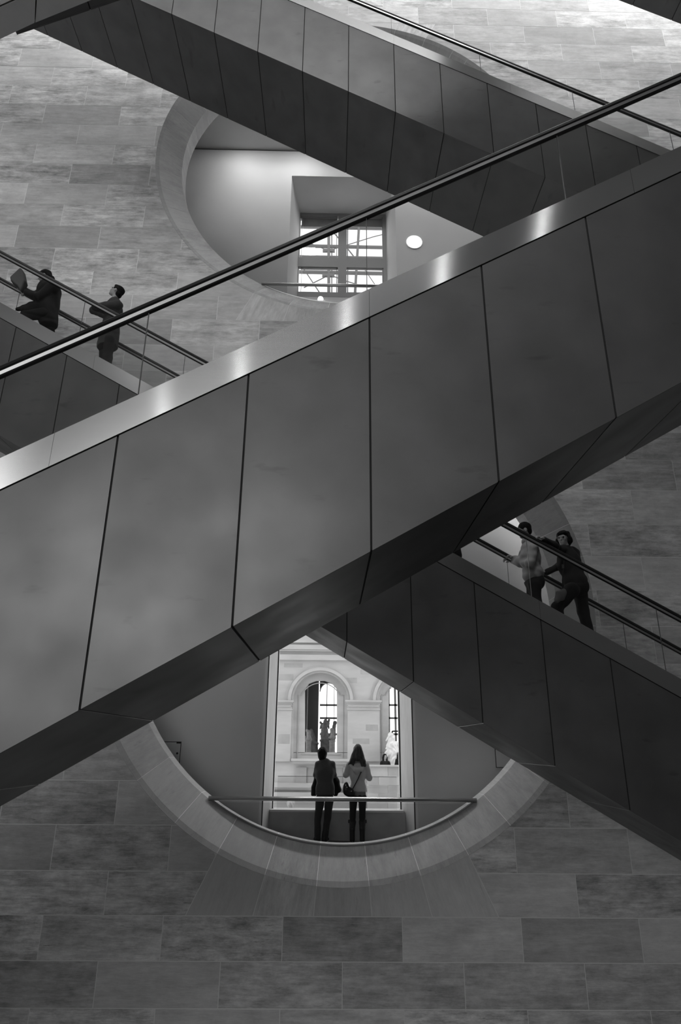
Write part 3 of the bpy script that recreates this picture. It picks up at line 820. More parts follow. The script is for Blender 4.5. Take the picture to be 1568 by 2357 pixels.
# roof steelwork of the glazed courtyard, seen through the upper window
YR = 24.0
rt = empty('roof_truss', 'steel bars and cables of the courtyard glass roof seen through the upper window', 'roof truss', at(788, 600, YR))
ro = Vector(rt.location)
def rb(pts, r, nm, mt=TRUSS):
    m_ = MB(); m_.path([at(*p, YR) for p in pts], r * .62, n=6); m_.build(nm, mt, rt).location = -ro
for y, r in ((520, .10), (524, .05), (562, .04), (566, .10), (590, .13), (622, .05), (626, .11), (676, .10), (681, .06)):
    rb([(640, y), (940, y + 6)], r, 'rafter')
for pts, r in (([(757, 480), (757, 700)], .13), ([(764, 480), (764, 700)], .05), ([(829, 480), (816, 700)], .11)):
    rb(pts, r, 'mullion')
for pts, r in (([(640, 530), (756, 577)], .035), ([(757, 577), (860, 545), (930, 528)], .035), ([(762, 528), (800, 572), (822, 600)], .05), ([(660, 560), (700, 620), (740, 680)], .04), ([(700, 662), (756, 634)], .04), ([(757, 632), (800, 648), (840, 660)], .04), ([(838, 618), (872, 668)], .03)):
    rb(pts, r, 'cable')
for p in ((757, 577), (756, 634)):
    c = at(*p, YR); m_ = MB(); m_.box(c[0] - .28, c[0] + .28, c[1] - .06, c[1] + .06, c[2] - .07, c[2] + .07); m_.build('node', TRUSS, rt).location = -ro

# ================================================================== smooth figures from round cones and ellipsoids
def surface_nets(F, o, h):
    nx, ny, nz = F.shape
    ins = F < 0
    acc = np.zeros((nx - 1, ny - 1, nz - 1, 3), np.float32); cnt = np.zeros((nx - 1, ny - 1, nz - 1), np.float32)
    # only cells near the surface
    c8 = [ins[i:nx - 1 + i, j:ny - 1 + j, k:nz - 1 + k] for i in (0, 1) for j in (0, 1) for k in (0, 1)]
    s = sum(c.astype(np.int8) for c in c8)
    I, Jx, K = np.nonzero((s > 0) & (s < 8))
    base = np.stack([I, Jx, K], 1)
    pos = np.zeros((len(I), 3), np.float32); n = np.zeros(len(I), np.float32)
    cor = [(i, j, k) for i in (0, 1) for j in (0, 1) for k in (0, 1)]
    val = {c: F[I + c[0], Jx + c[1], K + c[2]] for c in cor}
    for a in cor:
        for ax in range(3):
            if a[ax] == 1: continue
            b2 = list(a); b2[ax] = 1; b2 = tuple(b2)
            va, vb = val[a], val[b2]; m_ = (va < 0) != (vb < 0)
            t = np.where(m_, va / np.where(m_, va - vb, 1), 0)
            p = np.array(a, np.float32)[None, :] + np.zeros((len(I), 3), np.float32); p[:, ax] += t
            pos += p * m_[:, None]; n += m_
    V = (base + pos / n[:, None]) * h + o
    idx = -np.ones((nx - 1, ny - 1, nz - 1), np.int32); idx[I, Jx, K] = np.arange(len(I))
    faces = []
    for ax in range(3):
        u, w = (ax + 1) % 3, (ax + 2) % 3
        sl0 = [slice(1, -1)] * 3; sl0[ax] = slice(0, -1); sl1 = list(sl0); sl1[ax] = slice(1, None)
        A, B = ins[tuple(sl0)], ins[tuple(sl1)]
        for flip, m_ in ((False, A & ~B), (True, ~A & B)):
            q = np.argwhere(m_)
            if not len(q): continue
            q = q + 1; q[:, ax] -= 1
            def cell(du, dw):
                c = q.copy(); c[:, u] += du; c[:, w] += dw; return idx[c[:, 0], c[:, 1], c[:, 2]]
            f = np.stack([cell(-1, -1), cell(0, -1), cell(0, 0), cell(-1, 0)], 1)
            if flip: f = f[:, ::-1]
            faces.append(f[(f >= 0).all(1)])
    return V, np.concatenate(faces) if faces else np.zeros((0, 4), int)
def sdf_obj(name, prims, material, parent, base, vox=.012, k=.03, fold=0.0, ffreq=24.0, fdir=(1, 1, .5), cut=None):
    """prims: ('c', a, b, ra, rb) round cone | ('e', centre, radii, 3x3 axes or None); cut = list of (point, normal) half-spaces removed"""
    base = np.array(base, float)
    P = []
    for p in prims:
        if p[0] == 'c': P.append(('c', np.array(p[1], float) - base, np.array(p[2], float) - base, p[3], p[4]))
        else: P.append(('e', np.array(p[1], float) - base, np.array(p[2], float), p[3] if len(p) > 3 else None))
    lo = np.full(3, 1e9); hi = np.full(3, -1e9); bbs = []
    for p in P:
        if p[0] == 'c':
            r = max(p[3], p[4]); l = np.minimum(p[1], p[2]) - r; u = np.maximum(p[1], p[2]) + r
        else:
            r = max(p[2]); l = p[1] - r; u = p[1] + r
        bbs.append((l, u)); lo = np.minimum(lo, l); hi = np.maximum(hi, u)
    m_ = 3 * vox + fold; lo -= m_; hi += m_
    n = np.ceil((hi - lo) / vox).astype(int) + 1
    F = np.full(tuple(n), 1.0, np.float32)
    ax = [lo[i] + vox * np.arange(n[i]) for i in range(3)]
    for p, (l, u) in zip(P, bbs):
        mg = k + 3 * vox
        a = np.maximum(np.floor((l - mg - lo) / vox).astype(int), 0); b2 = np.minimum(np.ceil((u + mg - lo) / vox).astype(int) + 1, n)
        X = ax[0][a[0]:b2[0]][:, None, None].astype(np.float32); Yy = ax[1][a[1]:b2[1]][None, :, None].astype(np.float32); Z = ax[2][a[2]:b2[2]][None, None, :].astype(np.float32)
        if p[0] == 'c':
            A, B, ra, rb_ = p[1], p[2], p[3], p[4]; d = B - A; dd = max(float(d @ d), 1e-9)
            t = np.clip(((X - A[0]) * d[0] + (Yy - A[1]) * d[1] + (Z - A[2]) * d[2]) / dd, 0, 1)
            dist = np.sqrt((X - A[0] - t * d[0]) ** 2 + (Yy - A[1] - t * d[1]) ** 2 + (Z - A[2] - t * d[2]) ** 2) - (ra + (rb_ - ra) * t)
        else:
            c, r, R_ = p[1], p[2], p[3]
            x, y, z = X - c[0], Yy - c[1], Z - c[2]
            if R_ is not None:
                x, y, z = (R_[0][0] * x + R_[0][1] * y + R_[0][2] * z, R_[1][0] * x + R_[1][1] * y + R_[1][2] * z, R_[2][0] * x + R_[2][1] * y + R_[2][2] * z)
            k0 = np.sqrt((x / r[0]) ** 2 + (y / r[1]) ** 2 + (z / r[2]) ** 2); k1 = np.sqrt((x / r[0] ** 2) ** 2 + (y / r[1] ** 2) ** 2 + (z / r[2] ** 2) ** 2)
            dist = k0 * (k0 - 1) / np.maximum(k1, 1e-6)
        S = F[a[0]:b2[0], a[1]:b2[1], a[2]:b2[2]]
        if k > 0:
            hh = np.clip(.5 + .5 * (S - dist) / k, 0, 1)
            S[...] = S * (1 - hh) + dist * hh - k * hh * (1 - hh)
        else: np.minimum(S, dist, out=S)
    if fold or cut:
        X = ax[0][:, None, None].astype(np.float32); Yy = ax[1][None, :, None].astype(np.float32); Z = ax[2][None, None, :].astype(np.float32)
    if fold:
        w = np.sin(X * ffreq * fdir[0] + 3 * np.sin(Z * 7)) * np.sin(Z * ffreq * fdir[2] + 2.1 * np.sin(X * 9 + Yy * 5)) + .5 * np.sin(Yy * ffreq * 1.3 * fdir[1] + Z * 11)
        F += (fold * w).astype(np.float32)
    for pt, nn in cut or []:
        pt = np.array(pt, float) - base; nn = np.array(nn, float); nn /= np.linalg.norm(nn)
        F = np.maximum(F, ((X - pt[0]) * nn[0] + (Yy - pt[1]) * nn[1] + (Z - pt[2]) * nn[2]).astype(np.float32))
    V, Q = surface_nets(F, lo, vox)
    me = bpy.data.meshes.new(name)
    me.vertices.add(len(V)); me.vertices.foreach_set('co', V.astype(np.float32).ravel())
    me.loops.add(Q.size); me.loops.foreach_set('vertex_index', Q.astype(np.int32).ravel())
    me.polygons.add(len(Q)); me.polygons.foreach_set('loop_start', np.arange(0, Q.size, 4, dtype=np.int32)); me.polygons.foreach_set('loop_total', np.full(len(Q), 4, np.int32))
    me.polygons.foreach_set('use_smooth', np.ones(len(Q), bool))
    me.update(calc_edges=True); me.validate(); me.materials.append(material)
    return link(name, me, parent)
SKIN = mat('skin', .34, .55); HAIRD = mat('dark_hair', .011, .75, spec=.12, noise=.5, nscale=30, bump=.6, bscale=60); HAIRB = mat('brown_hair', .05, .6, spec=.2, noise=.6, nscale=14, stretch=(3, 3, .3), bump=.6, bscale=30)
KNIT_D = mat('charcoal_knit', .065, .9, bump=.3, bscale=300); KNIT_L = mat('pale_grey_fleece', .50, .9, noise=.06, nscale=8); KNIT_M = mat('grey_sweatshirt', .40, .9, noise=.05, nscale=8)
DENIM = mat('dark_denim', .028, .85, noise=.25, nscale=10); BLACK = mat('black_cloth', .007, .9); BLACK2 = mat('black_wool', .012, .9); LEATHER = mat('black_leather', .006, .35)
SHIRT = mat('grey_shirt', .20, .9); SOLE = mat('pale_sole', .45, .7); COATG = mat('grey_coat', .05, .9); BAGG = mat('grey_bag', .10, .8); MARBLE = mat('white_marble', .72, .5, noise=.12, nscale=9); STATG = mat('weathered_lead', .20, .7, noise=.3, nscale=6); STATL = mat('pale_terracotta', .42, .8, noise=.2, nscale=7); EYE = mat('dark_eye', .01, .2)
def unit(v): v = np.array(v, float); return v / (np.linalg.norm(v) + 1e-9)
def frame(f, up=(0, 0, 1)):
    f = unit(f); r = unit(np.cross(f, up)); u = np.cross(r, f); return r, f, u
def head_prims(c, f, s=1.0, up=(0, 0, 1)):
    """c: centre of the skull; f: where the face looks"""
    r, f, u = frame(f, up); R_ = [r, f, u]; c = np.array(c, float)
    P = lambda a, b2, d: c + s * (a * r + b2 * f + d * u)
    return [('e', P(0, -.012, .025), np.array((.074, .092, .095)) * s, R_), ('e', P(0, .028, -.045), np.array((.056, .062, .075)) * s, R_),
            ('e', P(0, .068, -.092), np.array((.025, .024, .022)) * s, R_),                                            # chin
            ('c', P(0, .080, .012), P(0, .101, -.024), .008 * s, .012 * s),                                            # nose
            ('e', P(0, .078, .028), np.array((.05, .014, .012)) * s, R_),                                              # brow
            ('e', P(0, .080, -.053), np.array((.024, .010, .006)) * s, R_), ('e', P(0, .078, -.064), np.array((.02, .010, .006)) * s, R_),   # lips
            ('e', P(.036, .062, -.02), np.array((.022, .02, .02)) * s, R_), ('e', P(-.036, .062, -.02), np.array((.022, .02, .02)) * s, R_),  # cheeks
            ('e', P(.076, -.005, -.015), np.array((.010, .020, .032)) * s, R_), ('e', P(-.076, -.005, -.015), np.array((.010, .020, .032)) * s, R_)]  # ears
def hand_prims(w, d, nrm, curl=.5, side=1, s=1.0):
    """w wrist, d direction of the fingers, nrm palm normal (fingers close towards it), side: where the thumb leaves"""
    d = unit(d); nrm = unit(np.array(nrm) - np.dot(nrm, d) * d); t = np.cross(d, nrm) * side; w = np.array(w, float)
    out = [('e', w + .05 * s * d, np.array((.058, .040, .017)) * s, [d, t, nrm]), ('c', w - .02 * d, w + .02 * d, .026 * s, .028 * s)]
    for i, ln in enumerate((.070, .080, .075, .058)):
        p = w + s * (.092 * d + (.030 - .020 * i) * t); a = 0; dd = d
        for j, fr in enumerate((.45, .32, .23)):
            a += curl * (.7, 1.0, .8)[j]
            dd = math.cos(a) * d + math.sin(a) * nrm + (.05 * (1.5 - i)) * t; q = p + s * ln * fr * unit(dd)
            out.append(('c', p, q, (.0098 - .0008 * j) * s, (.009 - .0008 * j) * s)); p = q
    p = w + s * (.030 * d + .034 * t); dd = unit(d * .7 + t * .7 + nrm * .25)
    q = p + s * .038 * dd; out.append(('c', p, q, .013 * s, .011 * s)); dd = unit(d * .9 + t * .2 + nrm * (.3 + curl * .4)); out.append(('c', q, q + s * .032 * dd, .011 * s, .009 * s))
    return out
def limb(a, b2, c, r0, r1, r2): return [('c', a, b2, r0, r1), ('c', b2, c, r1, r2)]
def grow(prims, d):
    return [(p[0], p[1], p[2], p[3] + d, p[4] + d) if p[0] == 'c' else (p[0], p[1], np.array(p[2]) + d) + tuple(p[3:]) for p in prims]

# ------------------------------------------------------------------ the couple at the lower opening
Yc = 13.38
def J(px, py, Y): return at(px, py, Y)
def couple_man():
    b = np.array((J(740, 1939, Yc)[0], Yc + .05, ZFLOOR)); root = empty('person', 'person in a charcoal sweater and jeans, seen from behind at the lower opening', 'person', b)
    head = J(742, 1735, Yc + .02); neck = J(743, 1753, Yc); sh = [J(732, 1759, Yc + .02), J(765.5, 1759, Yc + .02)]; el = [J(727, 1784, Yc + .06), J(769, 1784, Yc + .06)]; wr = [J(740, 1786, Yc + .30), J(757, 1789, Yc + .32)]
    ch = J(748, 1778, Yc); pv = J(748.5, 1830, Yc); hp = [J(737.5, 1838, Yc), J(758.5, 1838, Yc)]; kn = [J(731.5, 1886, Yc + .04), J(754, 1884, Yc + .04)]; an = [J(731, 1928, Yc - .02), J(747, 1928, Yc + .0)]
    for a in an: a[2] = ZFLOOR + .09
    hd = head_prims(head, (0, .93, .38), .98)
    torso = [('e', ch, (.165, .105, .26)), ('e', pv + (0, 0, .06), (.155, .105, .16)), ('c', sh[0] + (.03, 0, -.01), sh[1] + (-.03, 0, -.01), .06, .06), ('c', neck, head, .052, .05)]
    arms = [q for i in (0, 1) for q in limb(sh[i], el[i], wr[i], .044, .036, .028)]
    legs = [q for i in (0, 1) for q in limb(hp[i], kn[i], an[i], .074, .054, .042)]
    feet = [('c', an[i] + (0, -.03, -.05), an[i] + (-.03 + .08 * i, .15, -.055), .034, .03) for i in (0, 1)]
    hands = hand_prims(wr[0], (.9, .3, 0), (0, -.2, -1), .5, 1) + hand_prims(wr[1], (-.9, .2, .1), (0, -.2, -1), .5, -1)
    sdf_obj('body', hd + torso + arms + legs + feet + hands, SKIN, root, b, .009, .02)
    r, f, u = frame((0, .93, .38))
    sdf_obj('hair', [('e', head + .03 * u - .02 * f, (.094, .106, .104), [r, f, u]), ('e', head - .04 * u - .055 * f, (.078, .058, .075), [r, f, u]), ('e', head + .085 * u - .01 * f, (.06, .07, .04), [r, f, u]), ('e', head - .09 * u - .05 * f, (.05, .04, .04), [r, f, u])], HAIRD, root, b, .008, .025, fold=.004, ffreq=70, cut=[(head + .065 * f, f)])
    hem = J(748, 1829, Yc)
    sdf_obj('sweater', [('e', ch + (0, 0, -.01), (.182, .125, .27)), ('e', pv + (0, -.005, .10), (.183, .125, .26)), ('c', pv + (-.09, 0, .0), pv + (.09, 0, .0), .092, .092), ('c', ch + (-.08, 0, 0), ch + (.08, 0, 0), .10, .10), ('c', sh[0] + (.03, 0, -.01), sh[1] + (-.03, 0, -.01), .072, .072), ('c', neck + (-.02, 0, -.015), neck + (.02, 0, -.015), .058, .058)] + grow(arms, .014), KNIT_D, root, b, .009, .03, fold=.003, ffreq=40, cut=[(hem, (0, 0, -1))])
    sdf_obj('waistband', [('e', hem + (0, -.003, .03), (.180, .128, .08))], KNIT_D, root, b, .010, .0, cut=[(hem + (0, 0, .045), (0, 0, 1)), (hem + (0, 0, -.004), (0, 0, -1))])
    tr = [q for i in (0, 1) for q in limb(hp[i], kn[i], an[i] + (0, 0, -.03), .084, .064, .058)] + [('e', pv + (0, 0, .0), (.158, .112, .10))]
    sdf_obj('trousers', tr, DENIM, root, b, .009, .012, fold=.004, ffreq=45, cut=[(pv + (0, 0, .05), (0, 0, 1)), ((0, 0, ZFLOOR + .03), (0, 0, -1))])
    for i in (0, 1):
        a = an[i] + (0, -.05, -.045); t_ = an[i] + (-.04 + .09 * i, .17, -.05)
        so = sdf_obj('shoe', [('c', a, t_, .044, .038), ('c', a + (0, 0, .02), a + (0, .04, .05), .042, .04)], BLACK, root, b, .009, .02, cut=[((0, 0, ZFLOOR + .018), (0, 0, -1))])
        sdf_obj('sole', [('c', a + (0, 0, -.01), t_ + (0, 0, -.01), .048, .042)], SOLE, so, b, .008, 0, cut=[((0, 0, ZFLOOR + .022), (0, 0, 1)), ((0, 0, ZFLOOR + .001), (0, 0, -1))])
    # dark jacket carried over the forearms, hanging out on both sides
    jb = np.array((J(750, 1800, Yc)[0], Yc + .2, J(750, 1830, Yc)[2]))
    jk = []
    for px0, py0, px1, py1, r0, r1 in ((729, 1786, 723, 1812, .03, .055), (723, 1812, 722, 1829, .05, .05), (768, 1783, 775, 1800, .035, .065), (774, 1800, 780, 1818, .06, .055), (772, 1812, 772, 1826, .06, .05)):
        jk.append(('c', J(px0, py0, Yc + .19), J(px1, py1, Yc + .17), r0, r1))
    jk += [('c', J(729, 1790, Yc + .22), J(768, 1788, Yc + .22), .05, .05), ('c', J(735, 1810, Yc + .22), J(765, 1808, Yc + .22), .05, .05)]
    jo = sdf_obj('jacket', jk, BLACK, None, jb, .010, .03, fold=.006, cut=[(J(750, 1832, Yc + .2), (0, 0, -1))]); jo.location = jb
    tag(jo, 'black jacket hanging over the arms of the person in the charcoal sweater', 'jacket')
couple_man()
def couple_woman():
    b = np.array((J(822, 1939, Yc)[0], Yc + .05, ZFLOOR)); root = empty('person', 'person with long brown hair, pale hooded top and tall black boots at the lower opening', 'person', b)
    head = J(824, 1729, Yc + .03); neck = J(825, 1748, Yc); sh = [J(804, 1761, Yc), J(843, 1762, Yc)]; el = [J(796.5, 1783, Yc + .04), J(850, 1790, Yc + .04)]; wr = [J(812, 1776, Yc + .30), J(838, 1777, Yc + .30)]
    ch = J(824, 1777, Yc); pv = J(824.5, 1828, Yc); hp = [J(814, 1836, Yc), J(834.5, 1836, Yc)]; kn = [J(812, 1880, Yc + .02), J(834, 1880, Yc + .02)]; an = [J(811, 1928, Yc - .03), J(834, 1928, Yc - .03)]
    for a in an: a[2] = ZFLOOR + .12
    torso = [('e', ch, (.135, .09, .24)), ('e', pv + (0, 0, .05), (.13, .095, .15)), ('c', sh[0] + (.02, 0, 0), sh[1] + (-.02, 0, 0), .05, .05), ('c', neck, head, .044, .044)]
    arms = [q for i in (0, 1) for q in limb(sh[i], el[i], wr[i], .042, .036, .026)]
    legs = [q for i in (0, 1) for q in limb(hp[i], kn[i], an[i], .068, .048, .036)]
    feet = [('c', an[i] + (0, -.03, -.08), an[i] + (0, .13, -.085), .03, .026) for i in (0, 1)]
    hands = hand_prims(wr[0], (.6, .3, .6), (.2, -1, 0), .4, 1, .9) + hand_prims(wr[1], (-.6, .3, .6), (-.2, -1, 0), .4, -1, .9)
    sdf_obj('body', head_prims(head, (0, .97, .2), .95) + torso + arms + legs + feet + hands, SKIN, root, b, .009, .02)
    H = [('e', head + (0, -.02, .02), (.088, .105, .112)), ('c', head + (-.045, -.05, -.02), J(811, 1751, Yc - .08), .06, .05), ('c', head + (.04, -.05, -.02), J(836, 1752, Yc - .08), .06, .05), ('c', head + (0, -.06, 0), J(823, 1746, Yc - .1), .075, .05),
         ('c', J(811, 1751, Yc - .08), J(804, 1758, Yc - .06), .045, .028), ('c', J(811, 1748, Yc - .09), J(813, 1761, Yc - .1), .035, .018), ('c', J(836, 1752, Yc - .08), J(840, 1762, Yc - .09), .04, .03), ('c', J(838, 1762, Yc - .1), J(833, 1767, Yc - .1), .03, .016), ('c', J(831, 1750, Yc - .1), J(833, 1763, Yc - .11), .026, .016)]
    sdf_obj('hair', H, HAIRB, root, b, .008, .022, fold=.004, ffreq=75, fdir=(1, .6, .12), cut=[(head + (0, .075, 0), (0, 1, .1))])
    hem = J(824, 1822, Yc)
    top = sdf_obj('hooded_top', [('e', ch + (0, 0, -.01), (.160, .115, .25)), ('e', pv + (0, 0, .09), (.158, .118, .20)), ('c', sh[0] + (.02, 0, 0), sh[1] + (-.02, 0, 0), .066, .066)] + grow(arms, .018), KNIT_L, root, b, .009, .03, fold=.0035, ffreq=42, cut=[(hem, (0, 0, -1))])
    sdf_obj('hood', [('c', J(806, 1759, Yc - .06), J(818, 1773, Yc - .12), .03, .04), ('c', J(818, 1773, Yc - .12), J(832, 1772, Yc - .12), .04, .04), ('c', J(832, 1772, Yc - .12), J(843, 1760, Yc - .06), .04, .03), ('e', J(825, 1764, Yc - .09), (.11, .03, .07)), ('c', J(823, 1778, Yc - .11), J(820, 1780, Yc - .11), .03, .02)], KNIT_L, top, b, .009, .03)
    sdf_obj('shirt', [('e', pv + (0, 0, .03), (.150, .112, .13))], SHIRT, root, b, .010, 0, fold=.004, ffreq=60, fdir=(1, .5, .05), cut=[(hem + (0, 0, .02), (0, 0, 1)), (J(824, 1833, Yc), (0, 0, -1))])
    tr = [q for i in (0, 1) for q in limb(hp[i], kn[i], an[i], .082, .056, .045)] + [('e', pv + (0, 0, -.03), (.135, .105, .10))]
    sdf_obj('leggings', tr, BLACK2, root, b, .010, .02, cut=[(pv + (0, 0, .02), (0, 0, 1)), ((0, 0, ZFLOOR + .10), (0, 0, -1))])
    for i in (0, 1):
        tp = kn[i] + (0, 0, -.03)
        bo_ = sdf_obj('boot', [('c', tp + (0, 0, -.06), an[i] + (0, -.005, .12), .066, .05), ('c', an[i] + (0, -.005, .12), an[i] + (0, -.01, -.05), .05, .046), ('c', an[i] + (0, -.02, -.07), an[i] + (.0, .14, -.085), .042, .034)], LEATHER, root, b, .009, .02, cut=[(tp + (0, 0, -.005), (0, 0, 1)), ((0, 0, ZFLOOR + .002), (0, 0, -1))])
        s_ = -1 if i == 0 else 1
        sdf_obj('boot_strap', [('c', tp + (s_ * .068, 0, -.03), tp + (s_ * .072, 0, -.07), .016, .012)], LEATHER, bo_, b, .006, 0)
    bb_ = np.array((J(801, 1817, Yc)[0], Yc - .1, J(801, 1833, Yc)[2]))
    bag = empty('shoulder_bag', 'black leather shoulder bag worn at the back by the long-haired person', 'bag', bb_)
    sdf_obj('pouch', [('e', J(802, 1822, Yc - .13), (.10, .05, .085)), ('e', J(797, 1813, Yc - .14), (.055, .045, .10)), ('e', J(808, 1826, Yc - .12), (.075, .045, .06))], LEATHER, bag, bb_, .008, .03, fold=.004, ffreq=40)
    st = MB(); pts = [J(812, 1816, Yc - .125), J(819, 1803, Yc - .135), J(825, 1791, Yc - .135), J(830, 1780, Yc - .16), J(839, 1764, Yc - .085), J(842, 1757, Yc - .02)]
    st.path([p - bb_ for p in pts], .010, n=6); st.build('strap', LEATHER, bag)
    m_ = MB()
    for p in ((796, 1807), (799, 1812), (809, 1821)):
        c = J(*p, Yc - .185) - bb_; m_.tube(c + (0, -.004, 0), c + (0, .02, 0), .008, n=8)
    m_.build('stud', RAILBASE, bag)
couple_woman()

# ------------------------------------------------------------------ riders on the escalator behind
E3Y, E3Z0, E3H = 8.35, .166 * 8.35, (.3798 - .166) * 8.35 - .012
def tread(x):
    """height of the step under x"""
    k0 = math.ceil((-11.8 - .3287 * 8.35) / P_); xa = .3287 * 8.35 + k0 * P_ + .5
    i = math.floor((x - xa) / .4); return E3Z0 - T30 * (xa + i * .4) + E3H + .10
def rider_legs(hips, knees, dx=(0, 0)):
    an = []
    for i in (0, 1):
        a = np.array(knees[i], float).copy(); a[0] += dx[i]; a[2] = tread(a[0]) + .09; an.append(a)
    return an
def shoes(root, b, an, f, m_=BLACK):
    f = unit(f)
    for a in an:
        z = tread(a[0])
        h = np.array((a[0], a[1], z + .045)) - .03 * f
        sdf_obj('shoe', [('c', h, h + .15 * f, .042, .034), ('c', h + (0, 0, .02), h + (0, 0, .06), .04, .042)], m_, root, b, .010, .02, cut=[((0, 0, z + .004), (0, 0, -1))])
def rider_man():
    yb = 9.22
    head = J(1207, 1221, yb); neck = J(1214, 1244, yb); ch = J(1221, 1283, yb); pv = J(1230, 1334, yb)
    sh = [J(1229, 1262, yb - .19), J(1212, 1260, yb + .17)]; el = [J(1220, 1297, yb - .22), J(1197, 1296, yb + .28)]; wr = [J(1187, 1285, yb + .43), J(1180, 1290, yb + .50)]
    hp = [J(1231, 1346, yb - .1), J(1228, 1346, yb + .1)]; kn = [J(1236, 1400, yb - .1), J(1226, 1400, yb + .1)]
    for i in (0, 1): kn[i][2] = (hp[i][2] + tread(kn[i][0])) / 2 + .05
    an = rider_legs(hp, kn, (.10, .02))
    b = np.array((an[0][0], yb, tread(an[0][0]))); root = empty('person', 'person in a pale grey sweatshirt leaning on the far handrail, riding behind glass', 'person', b)
    f = (-1, .12, -.22)
    torso = [('e', ch, (.12, .17, .25), None), ('e', pv + (0, 0, .06), (.125, .165, .16)), ('c', sh[0] + (0, .04, 0), sh[1] + (0, -.04, 0), .06, .06), ('c', neck, head, .05, .05), ('c', neck, ch, .07, .1)]
    arms = [q for i in (0, 1) for q in limb(sh[i], el[i], wr[i], .05, .043, .03)]
    legs = [q for i in (0, 1) for q in limb(hp[i], kn[i], an[i], .08, .058, .042)]
    hands = hand_prims(wr[0], (-.87, .15, .45), (-.2, .25, -1), .8, 1) + hand_prims(wr[1], (-.9, .1, .30), (-.3, -.2, -1), .8, -1)
    sdf_obj('body', head_prims(head, f) + torso + arms + legs + hands, SKIN, root, b, .008, .02)
    r, f_, u = frame(f)
    sdf_obj('hair', [('e', head + .04 * u - .02 * f_, (.083, .103, .092), [r, f_, u]), ('e', head - .02 * u - .06 * f_, (.07, .05, .06), [r, f_, u])], HAIRD, root, b, .008, .02, fold=.003, ffreq=60, cut=[(head + .05 * f_ + .02 * u, f_ * .8 - u * .6)])
    hemc = pv + (0, 0, -.02)
    sdf_obj('sweatshirt', [('e', ch, (.145, .19, .27)), ('e', pv + (-.01, 0, .09), (.15, .185, .17)), ('c', sh[0] + (0, .04, 0), sh[1] + (0, -.04, 0), .075, .075), ('c', neck + (0, 0, -.02), ch, .075, .12)] + grow(arms, .02), KNIT_M, root, b, .010, .035, fold=.007, ffreq=48, fdir=(.35, .35, 1.0), cut=[(hemc, (.35, 0, -1))])
    sdf_obj('collar', [('c', neck + (-.02, 0, -.02), neck + (.01, 0, .015), .068, .062)], KNIT_M, root, b, .010, 0)
    sdf_obj('trousers', [q for i in (0, 1) for q in limb(hp[i], kn[i], an[i] + (0, 0, -.02), .098, .078, .07)] + [('e', pv + (0, 0, -.03), (.145, .17, .14))], BLACK2, root, b, .011, .03, fold=.005, cut=[(hemc + (0, 0, .04), (-.35, 0, 1))])
    shoes(root, b, an, (-1, 0, 0))
rider_man()
